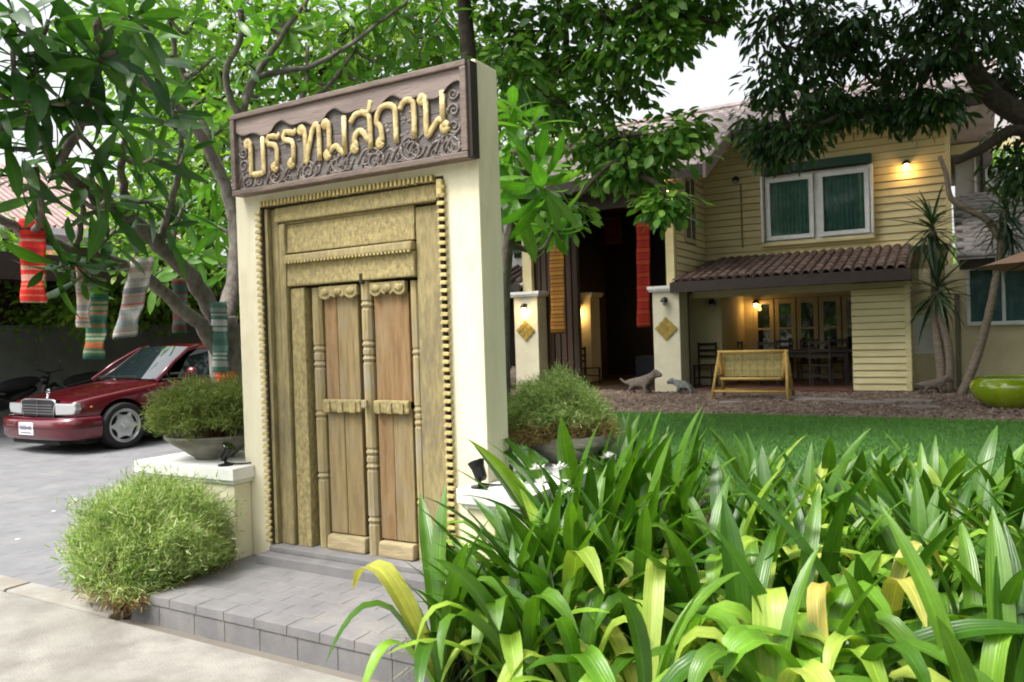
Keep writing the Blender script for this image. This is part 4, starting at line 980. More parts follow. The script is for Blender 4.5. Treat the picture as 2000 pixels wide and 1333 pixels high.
housepale = M('pale_pillar_render', (.70, .66, .50), (.63, .58, .42), 3, .85, .1, 50, stain=(.48, .43, .30), sscale=2, slo=.6, shi=.85)
dia_m = M('ochre_ceramic', (.40, .28, .05), (.27, .19, .04), 14, .5, var=.25)
house_pillar('cream pillar with ochre diamond right of the dark hall opening', -1.92, -1.32, 13.0, 2.21)
house_pillar('cream pillar with ochre diamond and lit lamp left of hall opening', -5.42, -4.78, 13.0, 2.27)
house_pillar('plain cream pillar inside the hall behind the orange banner', -5.15, -4.5, 15.5, 2.3, False)
def wall_lamp(p, lab, lit=True, power=14, out=(0, -1)):
    r = thing('wall_lamp', lab, 'lamp', p, 'small wall lamps on the house'); p = np.array(p, float); o = np.array((out[0], out[1], 0.))
    MB().box(p - (.035, .035, .02), p + (.035, .035, .10)).build('bracket', blackgloss, r, bevel=.008)
    c = p + o * .10
    MB().tube([p + (0, 0, .08), p + o * .06 + (0, 0, .11), c + (0, 0, .08)], .012, 6).build('arm', blackgloss, r)
    MB().lathe([(.012, .10), (.045, .085), (.085, .03), (.09, .0), (.078, .0), (.02, .06)], c, 14).build('lamp_shade', blackgloss, r, smooth=True)
    MB().ball(c + (0, 0, -.03), (.045, .045, .055), 10, 8).build('bulb', bulb_m if lit else lampglass, r, smooth=True)
    if lit:
        l = bpy.data.lights.new('lamp_glow', 'POINT'); l.energy = power; l.color = (1, .58, .18); l.shadow_soft_size = .05
        q = bpy.data.objects.new('lamp_glow', l); COL.objects.link(q); q.parent = r; q.location = tuple(o * .13 + np.array((0, 0, -.13)))
wall_lamp((-5.10, 12.99, 2.0), 'small lit wall lamp on left diamond pillar', power=4)
wall_lamp((-4.86, 15.49, 1.98), 'bright lit wall lamp on the pillar inside the hall', power=8)
wall_lamp((-1.62, 12.99, 1.98), 'unlit black wall lamp on right diamond pillar', False)
wall_lamp((-3.05, 18.38, 1.75), 'lit lamp deep inside the dark hall beside red banner', power=8)
wall_lamp((3.02, 15.78, 4.82), 'lit wall lamp at upper right of the yellow facade', power=4)
wall_lamp((-1.585, 13.27, 4.42), 'lit lamp high on the corner post above the red banner', power=7)
wall_lamp((-.66, 15.78, 4.93), 'small unlit lamp on upper wall left of the window', False)
wall_lamp((-.98, 14.49, 1.93), 'unlit lantern on the porch pier behind right pillar', False)
wall_lamp((-.46, 16.70, 1.95), 'dim lit lamp under the porch before the glass doors', power=1.6)

# ================================================================ annex and rear building at the right
ax_ = thing('annex', 'low cream annex with blue-grey window at the far right', 'annex', (6, 16, 0))
P((3.5, 14.62, 0), (10, 14.8, 2.5), 'wall', housecream, 0, ax_)
P((3.12, 14.5, .72), (3.62, 14.6, 1.5), 'white_panel', whitewood, 0, ax_)
P((3.1, 14.52, 0), (3.62, 14.6, .715), 'low_wall', housecream, 0, ax_); P((3.1, 14.52, 1.505), (3.62, 14.6, 2.45), 'wall_strip', housecream, 0, ax_)
aw_ = P((4.07, 14.54, 1.26), (6.2, 14.615, 1.34), 'window', whitewood, .004, ax_)
P((4.07, 14.54, 2.36), (6.2, 14.615, 2.44), 'frame_head', whitewood, .004, aw_)
for x in (4.07, 4.66, 5.4): P((x, 14.545, 1.341), (x + .06, 14.61, 2.359), 'frame_stile', whitewood, .004, aw_)
P((4.13, 14.58, 1.34), (6.2, 14.584, 2.36), 'pane', winglass, 0, aw_)
mb = MB()
for i in range(121): mb.v += [(4.13 + i * .017, 14.605 + .008 * math.sin(i * 1.1), 1.34), (4.13 + i * .017, 14.605 + .008 * math.sin(i * 1.1), 2.36)]
for i in range(120): mb.f.append((2 * i, 2 * i + 2, 2 * i + 3, 2 * i + 1))
mb.build('curtain', M('blue_grey_curtain', (.32, .46, .52), (.22, .34, .40), 5, .85), aw_, smooth=True)
P((3.95, 14.1, 2.36), (10, 14.16, 2.56), 'eave_fascia', fascia_m, 0, ax_)
MB().add([(3.9, 14.05, 2.58), (10, 14.05, 2.58), (10, 18.2, 4.35), (3.9, 18.2, 4.35)], [(0, 1, 2, 3)]).build('roof', greyroof, ax_)
ang = math.atan(1.77 / 4.15); RM2 = np.array([(1, 0, 0), (0, math.cos(ang), -math.sin(ang)), (0, math.sin(ang), math.cos(ang))]); cs = []
for r_ in range(16):
    for c in range(12): y = 14.15 + r_ * .26; cs.append((4.05 + c * .265 + (.13 if r_ % 2 else 0), y, 2.63 + (y - 14.05) * .4265))
leaf_parts(ax_, [(tp, tf, tuv)], np.zeros(len(cs), int), np.tile(RM2, (len(cs), 1, 1)), np.array(cs), greyroof, 'roof_tile', 300, 'roof_tiles')
rb = thing('rear_building', 'pale building behind the annex with an air conditioner', 'building', (6, 22, 0))
P((4.0, 20.2, 0), (4.55, 23, 5.6), 'wall', palehouse, 0, rb); P((4.5, 20.5, 0), (12, 23, 5.2), 'wall_rear', palehouse, 0, rb)
P((4.55, 20.1, 4.3), (4.62, 20.18, 6.0), 'gutter_pipe', fascia_m, 0, rb); P((4.42, 20.08, 4.3), (4.47, 20.19, 5.9), 'gutter_pipe', whitewood, 0, rb)
MB().add([(3.9, 19.8, 5.9), (14, 19.8, 5.9), (14, 24, 8.0), (3.9, 24, 8.0)], [(0, 1, 2, 3)]).build('roof', greyroof, rb)
P((3.9, 19.75, 5.65), (14, 19.82, 5.89), 'eave_fascia', sidingpale, 0, rb)
ac = thing('air_conditioner', 'white outdoor air conditioner unit on the rear building wall', 'air conditioner', (4.8, 20, 4.75))
MB().box((4.66, 20.02, 4.75), (5.3, 20.35, 5.27)).build('casing', whitewood, ac, bevel=.015)
MB().lathe([(.001, 20.015), (.2, 20.015), (.21, 20.005)], (4.98, 0, 5.01), 20, 1).build('fan_grille', MATS['grey_bar'], ac)
for z in np.arange(4.8, 5.24, .04): MB().box((4.70, 20.008, z), (5.24, 20.014, z + .012)).build('grille_slat', whitewood, ac)
# small tiled lean-to left of the hall
le = thing('lean_to', 'small red tiled lean-to roof left of the hall', 'lean-to', (-6.4, 14, 0))
MB().add([(-8.2, 13.2, 2.62), (-5.32, 13.2, 2.62), (-5.32, 14.6, 3.12), (-8.2, 14.6, 3.12)], [(0, 1, 2, 3)]).build('roof', tile_m, le)
for c in range(11): MB().tube([(-7.9 + c * .25, 13.15, 2.66), (-7.9 + c * .25, 14.6, 3.17)], .06, 6).build('roof_tile', tile_m, le)
MB().box((-8.2, 13.1, 2.38), (-5.32, 13.17, 2.6)).build('eave_fascia', fascia_m, le)
MB().box((-8.2, 14.65, 0), (-5.36, 14.8, 2.6)).build('wall', darkwood, le); MB().box((-8.2, 14.62, 3.1), (-5.4, 14.8, 5.2)).build('upper_wall', palehouse, le)
MB().box((-6.25, 14.56, 3.4), (-5.75, 14.615, 4.8)).build('window', carglass, le)

# ================================================================ hanging banners and cloths
red_c = stripemat('red_woven_cloth', [(3, (.42, .02, .012)), (1, (.62, .06, .02)), (3, (.36, .015, .012)), (1, (.5, .3, .08))], 9)
hall_red = stripemat('hall_red_cloth', [(6, (.24, .018, .010)), (1, (.13, .012, .008)), (4, (.28, .035, .012)), (1, (.11, .012, .008))], 9)
hall_org = stripemat('hall_orange_cloth', [(3, (.28, .14, .02)), (1, (.05, .04, .015)), (2, (.30, .10, .02)), (1, (.06, .06, .02))], 14)
def stripes(seed, base, acc, k=14):
    g2 = random.Random(seed); return [(g2.choice((1, 1, 2, 3)), g2.choice(acc) if i % 2 else base) for i in range(k)]
tree_red = stripemat('striped_red_cloth', stripes(2, (.56, .028, .02), [(.42, .015, .015), (.62, .13, .08), (.07, .02, .02), (.50, .25, .2), (.35, .02, .02)], 24), 1)
tree_grey = stripemat('striped_grey_cloth', stripes(3, (.34, .31, .29), [(.44, .10, .09), (.14, .15, .17), (.5, .46, .42), (.26, .30, .31), (.42, .22, .20)], 24), 1)
tree_pink = stripemat('striped_pale_cloth', stripes(5, (.40, .35, .31), [(.48, .16, .12), (.20, .20, .21), (.52, .42, .36), (.3, .26, .25)], 22), 1)
tree_green = stripemat('striped_green_cloth', stripes(7, (.045, .15, .095), [(.32, .10, .04), (.36, .33, .22), (.08, .22, .16), (.03, .08, .06), (.28, .26, .16)], 22), 1)
trunk_cloth = stripemat('green_patterned_cloth', stripes(9, (.06, .13, .10), [(.25, .27, .25), (.09, .17, .14), (.2, .21, .19), (.20, .08, .06), (.28, .29, .27)], 20), 1)
def cloth(name, mat, lab, top, bot, wd, right, group, sway=.02, par=None):
    """a narrow cloth from top to bottom (world points), `right` its width direction"""
    top, bot = np.array(top, float), np.array(bot, float); r = np.array(right, float); r /= np.linalg.norm(r); nrm = np.cross(bot - top, r); nrm /= np.linalg.norm(nrm)
    nu, nv = 6, 26; V, UV = [], []
    for j in range(nv + 1):
        for i in range(nu + 1):
            u, v = i / nu, j / nv; wv = sway * math.sin(v * 7 + u * 2.5) * v + sway * .5 * math.sin(v * 17 + u) + .012 * math.sin(u * 6)
            V.append(top * (1 - v) + bot * v + r * (u - .5) * wd * (1 + .05 * math.sin(v * 22)) + nrm * wv); UV.append((u, v))
    F = [(j * (nu + 1) + i, j * (nu + 1) + i + 1, (j + 1) * (nu + 1) + i + 1, (j + 1) * (nu + 1) + i) for j in range(nv) for i in range(nu)]
    me = stamp(name, [(np.array(V), np.array(F), np.array(UV))], np.zeros(1, int), np.eye(3)[None], np.zeros((1, 3)))
    o = link(name, me, mat); md = o.modifiers.new('thickness', 'SOLIDIFY'); md.thickness = .004
    return tag(o, lab, 'banner', group)
cloth('hanging_banner', hall_org, 'long orange patterned banner left of the dark hall', T(1086, 440, 12.85), T(1090, 652, 12.85), .36, (1, 0, 0), 'long banners at the hall')
o = cloth('hanging_banner', hall_red, 'long red banner hanging right of the dark hall', T(1256, 422, 13.0), T(1257, 640, 13.0), .30, (1, 0, 0), 'long banners at the hall')
cloth('hanging_banner', plain('bright_green_cloth', (.06, .28, .03), .8), 'short bright green cloth above the orange banner', T(1104, 410, 12.95), T(1104, 490, 12.95), .16, (1, 0, 0), 'long banners at the hall')
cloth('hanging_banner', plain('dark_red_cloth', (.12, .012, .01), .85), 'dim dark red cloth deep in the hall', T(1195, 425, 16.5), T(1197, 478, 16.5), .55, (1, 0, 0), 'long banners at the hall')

# ================================================================ garden furniture, pots, statues
bn = thing('bamboo_bench', 'golden bamboo swing bench with woven back on the leaf litter', 'bench', (.46, 11.85, 0))
t_ = lambda p, r_=.024, nm='bamboo_pole', m=bamboo_m, par=bn: MB().tube([np.array(q) for q in p], r_, 8).build(nm, m, par, smooth=True)
bx0, bx1, by = -.20, 1.12, 11.75
for x in (bx0, bx1):
    t_([(x - .04 if x < 0 else x + .04, by - .38, 0), (x + (.04 if x < 0 else -.04), by, .92)], .03, 'leg'); t_([(x, by + .45, 0), (x + (.04 if x < 0 else -.04), by, .92)], .03, 'leg')
    t_([(x, by - .3, .16), (x, by + .36, .16)]); t_([(x, by - .2, .45), (x, by + .24, .45)], nm='arm_rail'); t_([(x + (.05 if x < 0 else -.05), by - .18, .50), (x + (.05 if x < 0 else -.05), by, .90)], .014, 'hanger')
    t_([(x + (.1 if x < 0 else -.1), by + .02, .40), (x + (.1 if x < 0 else -.1), by + .1, .88)], .02, 'back_post')
t_([(bx0, by, .91), (bx1, by, .91)], .03, 'top_rail'); t_([(bx0, by - .31, .17), (bx1, by - .31, .17)], .022, 'foot_rail'); t_([(bx0, by + .36, .15), (bx1, by + .36, .15)], .022, 'foot_rail')
t_([(bx0 + .1, by - .22, .40), (bx1 - .1, by - .22, .40)], .026, 'seat_rail'); t_([(bx0 + .1, by + .05, .38), (bx1 - .1, by + .05, .38)], .024, 'seat_rail')
for i in range(13): MB().box((bx0 + .12, by - .22 + i * .021, .405), (bx1 - .12, by - .204 + i * .021, .42)).build('seat_slat', weave_m, bn)
for i in range(18):
    z = .44 + i * .0245; MB().box((bx0 + .11, by + .03 + i * .004, z), (bx1 - .11, by + .042 + i * .004, z + .02)).build('back_slat', weave_m, bn)
for i in range(8): x = bx0 + .16 + i * .142; MB().tube([(x, by + .02, .43), (x, by + .095, .89)], .008, 5).build('back_strip', weave_m, bn)
# green glazed pot
solo(MB().lathe([(.001, .0), (.30, .0), (.36, .03), (.50, .16), (.555, .29), (.54, .40), (.46, .475), (.40, .485), (.39, .46), (.46, .39), (.001, .36)], (4.55, 11.0, 0), 40), 'glazed_pot', potgreen, 'large round lime green glazed pot at far right', 'pot', smooth=True)
solo(MB().lathe([(.001, -.0), (.33, .0), (.36, .02), (.34, .035), (.001, .03)], (4.55, 11.0, -.004), 30), 'pot_saucer', black, 'black saucer under the lime green glazed pot', 'saucer', smooth=True)
# garden umbrella
um = thing('garden_umbrella', 'brown canvas garden umbrella edge at far right', 'umbrella', (5.55, 9.4, 0))
mb = MB(); uc = np.array((5.55, 9.4, 2.62)); nn = 8
mb.v.append(tuple(uc))
for rr, dz in ((.7, -.24), (1.5, -.52)):
    for i in range(nn * 3): a = 2 * math.pi * i / (nn * 3); k_ = 1 if i % 3 == 0 else .965; mb.v.append((uc[0] + rr * k_ * math.cos(a), uc[1] + rr * k_ * math.sin(a), uc[2] + dz - (.0 if i % 3 == 0 else -.015)))
m3 = nn * 3
for i in range(m3): mb.f.append((0, 1 + i, 1 + (i + 1) % m3)); mb.f.append((1 + i, 1 + m3 + i, 1 + m3 + (i + 1) % m3, 1 + (i + 1) % m3))
mb.build('canopy', canvas_m, um, smooth=True)
MB().tube([uc - (0, 0, 2.62), uc - (0, 0, .02)], .024, 8).build('pole', darkwood, um)
for i in range(nn): a = 2 * math.pi * i / nn; MB().tube([uc - (0, 0, .03), uc + (1.48 * math.cos(a), 1.48 * math.sin(a), -.535)], .008, 5).build('rib', darkwood, um)
MB().lathe([(.001, 0), (.3, 0), (.3, .06), (.05, .1)], (5.55, 9.4, 0), 20).build('base', greystone, um)
# stone animals: one skinned body each
def animal(lab, p, face, mat, legs, sc=1.0, tail=True, headup=.30):
    ed, vs, rd = [], [], []
    def V(q, r): vs.append(q); rd.append(r); return len(vs) - 1
    hip = V((0, 0, .30), .11); mid = V((.2, 0, .29), .115); ch = V((.40, 0, .31), .12); nk = V((.52, 0, .31 + headup * .4), .075); hd = V((.62, 0, .31 + headup * .55), .085); mz = V((.76, 0, .28 + headup * .5), .045)
    ed += [(hip, mid), (mid, ch), (ch, nk), (nk, hd), (hd, mz)]
    for x, b in ((0.02, hip), (.40, ch)):
        for y in (-.1, .1):
            k = V((x + (.05 if b == hip else -.03), y, .19), .055); h = V((x - (.05 if b == hip else 0), y * 1.05, .09), .036); f_ = V((x + .02, y * 1.05, .015), .034); ed += [(b, k), (k, h), (h, f_)]
    if tail: a = V((-.16, 0, .26), .035); b = V((-.30, 0, .36), .022); ed += [(hip, a), (a, b)]
    for y in (-.05, .05): e_ = V((.58, y * 1.3, .40 + headup * .55), .022); ed.append((hd, e_))
    me = bpy.data.meshes.new('statue'); me.from_pydata([tuple(np.array(q) * sc) for q in vs], ed, []); o = bpy.data.objects.new('animal_statue', me); COL.objects.link(o)
    m1 = o.modifiers.new('skin', 'SKIN'); 
    for i, r_ in enumerate(rd): me.skin_vertices[0].data[i].radius = (r_ * sc, r_ * sc)
    me.skin_vertices[0].data[0].use_root = True
    m2 = o.modifiers.new('sub', 'SUBSURF'); m2.levels = m2.render_levels = 2
    bpy.context.view_layer.update(); nm = bpy.data.meshes.new_from_object(o.evaluated_get(bpy.context.evaluated_depsgraph_get())); o.modifiers.clear(); o.data = nm
    nm.materials.clear(); nm.materials.append(mat); nm.polygons.foreach_set('use_smooth', [True] * len(nm.polygons))
    o.location = p; o.rotation_euler = (0, 0, R(face)); tag(o, lab, 'statue', 'stone animal statues')
animal('brown stone animal statue with raised tail left of right pillar', (-2.25, 12.45, 0), -8, stone_m, 0, .95)
animal('grey stone animal statue right of the diamond pillar foot', (-.95, 12.55, 0), 175, greystone, 0, .75, False, .1)
animal('small stone animal statue beside the dracaena stem', (3.3, 13.1, 0), 20, stone_m, 0, .7, True, .2)
solo(MB().lathe([(.001, 0), (.14, 0), (.24, .1), (.29, .26), (.27, .42), (.18, .52), (.15, .55), (.17, .58), (.001, .56)], (-5.55, 13.35, 0), 26), 'clay_jar', stone_m, 'round brown clay jar behind the shrub beside left pillar', 'jar', smooth=True)
# dark chairs and table in the porch and hall
def chair(p, rot, lab, h=.98, wd=.44, m=None, seat=.45):
    m = m or darkwood; r = thing('wooden_chair', lab, 'chair', p, 'dark wooden chairs of the porch')
    b = lambda a, c, nm: MB().box(a, c).build(nm, m, r, bevel=.006, local=True)
    q = wd / 2
    b((-q, -q, seat - .03), (q, q, seat), 'seat')
    for x in (-q, q - .04): b((x, -q, 0), (x + .04, -q + .04, seat - .031), 'leg'); b((x, q - .04, 0), (x + .04, q - .001, seat - .031), 'leg'); b((x, q - .04, seat + .001), (x + .04, q, h), 'back_post')
    for z in (seat + .14, seat + .28, h - .08): b((-q + .041, q - .032, z), (q - .041, q - .01, z + .06), 'back_rail')
    for z in (.18,): b((-q + .041, -q + .01, z), (q - .041, -q + .03, z + .03), 'stretcher'); b((-q + .041, q - .03, z), (q - .041, q - .01, z + .03), 'stretcher')
    r.rotation_euler = (0, 0, R(rot))
chairwood = M('mid_dark_wood', (.06, .042, .034), (.035, .025, .02), 8, .5)
tb = thing('dining_table', 'long dark wooden dining table on the porch', 'table', (.75, 15.6, .055))
MB().box((-.3, 15.2, .75), (1.85, 16.1, .80)).build('table_top', chairwood, tb, bevel=.006)
for x in (-.22, 1.70):
    for y in (15.26, 15.97): MB().box((x, y, .055), (x + .08, y + .08, .749)).build('leg', chairwood, tb)
MB().box((-.2, 15.3, .64), (1.75, 15.33, .748)).build('apron', chairwood, tb)
for i, (x, y, a) in enumerate(((-.45, 15.6, 90), (.15, 15.0, 180), (1.28, 14.8, 180), (.2, 16.3, 0), (.8, 16.3, 0), (1.45, 16.3, 0))):
    chair((x, y, .055), a, ('dark chair at the left end of porch table', 'dark chair before the porch table behind the bench', 'dark slatted chair standing out before the porch table', 'dark chair behind porch table at left', 'dark chair behind porch table at middle', 'dark chair behind porch table at right')[i], m=chairwood)
chair((-1.12, 14.2, .055), 0, 'tall dark chair against porch pier beside right pillar', 1.0, .44, darkwood, .5)
chair((-4.3, 14.6, .06), 160, 'dim armchair inside the hall under the bright lamp', .95, .55, chairwood, .42)
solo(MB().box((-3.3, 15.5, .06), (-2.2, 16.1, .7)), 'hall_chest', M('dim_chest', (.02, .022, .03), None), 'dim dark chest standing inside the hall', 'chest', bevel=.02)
# ================================================================ frangipani with its long leaves in whorls
FT = [leaf_t(.225, 6, dr, .10, .60, .05) for dr in (.12, .28, .5)]
def whorl(c, a, n, L, g, spread=1.0):
    """leaves round a twig tip at c that points along a"""
    a = np.array(a, float); a /= np.linalg.norm(a); r = np.cross(a, (0.3, .2, 1)); r /= np.linalg.norm(r); s_ = np.cross(a, r)
    ks = np.arange(n); az = ks * 2.39996 + g.uniform(-.25, .25, n); el = R(68) - R(95) * spread * (ks + .5) / n + g.normal(0, .12, n)
    d = np.cos(el)[:, None] * (np.cos(az)[:, None] * r + np.sin(az)[:, None] * s_) + np.sin(el)[:, None] * a
    d[:, 2] -= .10
    p = c - a * (ks / n * .10)[:, None]
    nr = a - d * (d @ a)[:, None] + g.normal(0, .22, (n, 3))
    return d, nr, p, L * g.uniform(.68, 1.12, n) * (1 - .35 * (ks < 3))
def frangipani(lab, trunk, branches, tips, seed, mat, mat2=None, L=.36, nl=(12, 18), limit=300):
    g = np.random.default_rng(seed); W = lambda q: DP(q[0], q[1], q[2])
    b0 = W(trunk[0]); b0[2] = 0; root = thing('frangipani_tree', lab, 'tree', b0)
    tp_ = smooth_path([b0 - (0, 0, .05)] + [W(q) for q in trunk], 5); rr = np.interp(np.linspace(0, 1, len(tp_)), np.linspace(0, 1, len(trunk) + 1), [trunk[0][3] * 1.25] + [q[3] for q in trunk])
    MB().tube(tp_, rr, 12).build('trunk', bark, root, smooth=True)
    pool = list(tp_[len(tp_) // 2:]); prad = [trunk[-1][3]] * len(pool)
    for br in branches:
        p = smooth_path([W(q) for q in br], 5); rr = np.interp(np.linspace(0, 1, len(p)), np.linspace(0, 1, len(br)), [q[3] for q in br])
        p = [q + g.normal(0, .006, 3) for q in p]
        MB().tube(p, np.array(rr) * .84, 9).build('branch', bark, root, smooth=True); pool += p[2:]; prad += list(rr[2:])
    D, N, Pp, Sc = [], [], [], []; tw = MB()
    for t in tips:
        c = W(t); pa = np.array(pool); k = int(np.argmin(np.linalg.norm(pa - c, axis=1) + .35 * np.maximum(0, pa[:, 2] - c[2] + .1))); s_ = pa[k]; dist = np.linalg.norm(c - s_)
        up_ = np.array((0, 0, 1.)); a = (c - s_) / (dist + 1e-6) * .8 + up_ * .55 + g.normal(0, .25, 3)
        if len(t) > 3: a = np.array(t[3], float)
        if dist > .06:
            r0 = min(.024, prad[k] * .8); tw.tube(smooth_path([s_, (s_ + c) / 2 + g.normal(0, .05, 3) + (0, 0, -.04), c], 4), np.linspace(r0, .012, 9), 6); pool += [(s_ + c) / 2, c]; prad += [.014, .011]
        d, nr, p, sc = whorl(c, a, int(g.integers(*nl)), L, g); D.append(d); N.append(nr); Pp.append(p); Sc.append(sc)
    if tw.v: tw.build('twigs', bark, root, smooth=True)['kind'] = 'stuff'
    D, N, Pp, Sc = map(np.concatenate, (D, N, Pp, Sc)); Ms = frames(D, N, Sc); wh = g.integers(0, 3, len(Pp))
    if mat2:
        dep = (Pp - CAM) @ FW; far = dep > 5.9  # near leaves coloured darker for a backlit look, far ones kept bright
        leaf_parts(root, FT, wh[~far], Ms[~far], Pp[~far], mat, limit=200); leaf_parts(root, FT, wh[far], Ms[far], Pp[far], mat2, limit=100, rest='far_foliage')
    else: leaf_parts(root, FT, wh, Ms, Pp, mat, limit=limit)
    return root
trunk = [(462, 1000, 6.3, .16), (455, 830, 6.3, .135), (442, 720, 6.3, .13), (434, 620, 6.25, .12)]
br = [
 [(436, 640, 6.25, .095), (375, 545, 5.95, .075), (310, 480, 5.5, .064), (255, 425, 5.1, .054), (190, 385, 4.7, .046), (120, 335, 4.3, .04), (85, 280, 4.1, .032), (60, 225, 3.9, .024)],
 [(440, 710, 6.28, .08), (392, 635, 6.0, .066), (340, 590, 5.7, .058), (290, 545, 5.4, .05), (235, 515, 5.1, .044), (150, 490, 4.8, .038), (60, 455, 4.6, .034), (-30, 410, 4.4, .03)],
 [(434, 640, 6.3, .1), (456, 560, 6.6, .082), (462, 470, 6.7, .072), (445, 380, 6.7, .064), (395, 270, 6.5, .052), (350, 210, 6.3, .042), (275, 155, 6.0, .032), (215, 105, 5.8, .024)],
 [(445, 380, 6.7, .05), (420, 300, 6.9, .042), (385, 210, 6.9, .036), (345, 110, 6.8, .03), (325, 20, 6.7, .022)],
 [(462, 470, 6.7, .07), (478, 330, 7.1, .06), (470, 230, 7.3, .055), (500, 150, 7.5, .045), (550, 70, 7.6, .034), (605, -5, 7.7, .025)],
 [(470, 240, 7.3, .045), (440, 150, 7.2, .038), (472, 60, 7.2, .03), (455, -30, 7.2, .022)],
 [(500, 150, 7.5, .036), (620, 125, 7.6, .03), (720, 60, 7.8, .024), (800, 0, 8, .018)],
 [(478, 330, 7.1, .045), (560, 225, 7.6, .036), (640, 170, 7.8, .03), (705, 80, 8, .02)],
 [(520, 280, 7.5, .03), (590, 190, 7.6, .026), (600, 90, 7.6, .02)],
 [(110, 328, 4.25, .034), (160, 240, 4.1, .028), (195, 130, 4.0, .022), (190, 40, 3.9, .018)],
 [(255, 425, 5.1, .036), (235, 340, 4.7, .028), (245, 260, 4.4, .02)],
 [(310, 480, 5.5, .04), (335, 390, 5.3, .03), (352, 310, 5.1, .022)],
 [(60, 455, 4.6, .026), (80, 420, 4.4, .022), (70, 330, 4.2, .018)], [(150, 490, 4.8, .024), (160, 420, 4.6, .02), (150, 350, 4.4, .016)]]
tips = [(60, 200, 3.8), (25, 100, 3.7), (95, 40, 3.7), (195, 110, 3.9), (190, 20, 3.9), (240, 240, 4.2), (20, 20, 3.6), (140, 90, 3.9), (15, 290, 4.0), (95, 355, 4.3), (250, 30, 4.4), (300, 310, 4.7), (360, 300, 4.9), (330, 200, 5.2), (190, 300, 4.2),
 (215, 385, 4.5), (290, 395, 4.9), (125, 190, 3.9), (270, 120, 4.8), (215, 95, 4.8), (-10, 180, 3.8), (20, 345, 4.2), (170, 345, 4.5), (110, 290, 4.2), (5, 240, 3.9), (165, 170, 4.0), (300, 230, 4.9), (270, 30, 4.6), (75, 130, 3.8), 
 (140, 520, 4.7, (-.2, -.1, -.4)), (100, 520, 4.6, (-.4, -.2, -.2)), (225, 450, 4.9), (330, 440, 5.4), (360, 400, 5.8), (165, 545, 4.8, (0, 0, -.6)),
 (420, 110, 6.8), (380, 40, 6.9), (300, 70, 6.5), (455, 20, 7.1), (400, 190, 6.6), (430, 255, 6.9), (420, 440, 7.2), (390, 500, 7.3), (350, 510, 7.1), (300, 545, 6.9), (450, 520, 7.3), (410, 350, 7.0), (340, 30, 6.7),
 (520, 55, 7.6), (560, 125, 7.7), (605, 20, 7.7), (640, 85, 7.8), (690, 50, 7.9), (740, 105, 8), (780, 35, 8), (835, 65, 8.1), (700, 150, 8), (625, 165, 7.8), (865, 20, 8.1), (540, 5, 7.6), (660, 5, 7.8), (750, 5, 8), (500, 185, 7.6), (585, 205, 7.8), (820, 120, 8.2), (480, 120, 7.4), (770, 130, 8.2), (870, 100, 8.4), (720, 10, 7.9), (570, 60, 7.7)]
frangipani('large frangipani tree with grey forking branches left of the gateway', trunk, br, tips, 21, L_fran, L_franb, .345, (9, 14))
trunk2 = [(985, 900, 5.5, .06), (982, 640, 5.5, .05), (990, 500, 5.45, .042), (1012, 400, 5.3, .036), (1035, 345, 5.15, .03)]
br2 = [[(1012, 400, 5.3, .03), (1010, 330, 5.4, .026), (1030, 260, 5.4, .02)], [(990, 500, 5.45, .03), (975, 420, 5.6, .026), (985, 330, 5.6, .02)]]
tips2 = [(1050, 325, 5.0, (.5, 0, .75)), (1040, 240, 5.3), (990, 290, 5.5), (1065, 372, 4.9, (.35, -.2, -.45)), (1005, 385, 5.2), (1000, 220, 5.6), (1080, 455, 5.6, (.2, 0, -.5))]
frangipani('smaller frangipani with glossy leaves directly right of the gateway', trunk2, br2, tips2, 33, L_franb, None, .38, (13, 18))

# cloths tied in the frangipani
rx = tuple(RT)
GB = 'woven cloths tied in the frangipani'
cloth('hanging_cloth', tree_red, 'red striped woven cloth, leftmost of those hanging from the branches', DP(63, 428, 4.55), DP(66, 592, 4.55), .148, rx, GB, .012)
cloth('hanging_cloth', tree_pink, 'narrow pale striped cloth hanging left of the green one', DP(163, 512, 4.85), DP(163, 640, 4.85), .085, rx, GB, .01)
cloth('hanging_cloth', tree_green, 'green and brown striped cloth hanging above the car bonnet', DP(192, 572, 5.0), DP(184, 702, 5.0), .135, rx, GB, .014)
cloth('hanging_cloth', tree_grey, 'tilted grey and red striped cloth hanging above the windscreen', DP(280, 505, 5.15), DP(243, 660, 5.15), .155, tuple(RT + .12 * UP), GB, .014)
cloth('hanging_cloth', trunk_cloth, 'green patterned cloth tied against the frangipani trunk', DP(427, 590, 6.05), DP(432, 728, 6.05), .125, rx, GB, .012)
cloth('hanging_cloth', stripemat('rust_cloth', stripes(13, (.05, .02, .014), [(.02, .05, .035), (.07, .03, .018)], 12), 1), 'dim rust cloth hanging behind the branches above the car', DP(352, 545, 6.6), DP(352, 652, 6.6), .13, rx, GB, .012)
cloth('hanging_cloth', plain('orange_red_cloth', (.55, .06, .02), .85), 'orange red cloth end below the trunk cloth', DP(440, 726, 6.1), DP(444, 752, 6.1), .16, rx, GB, .004)

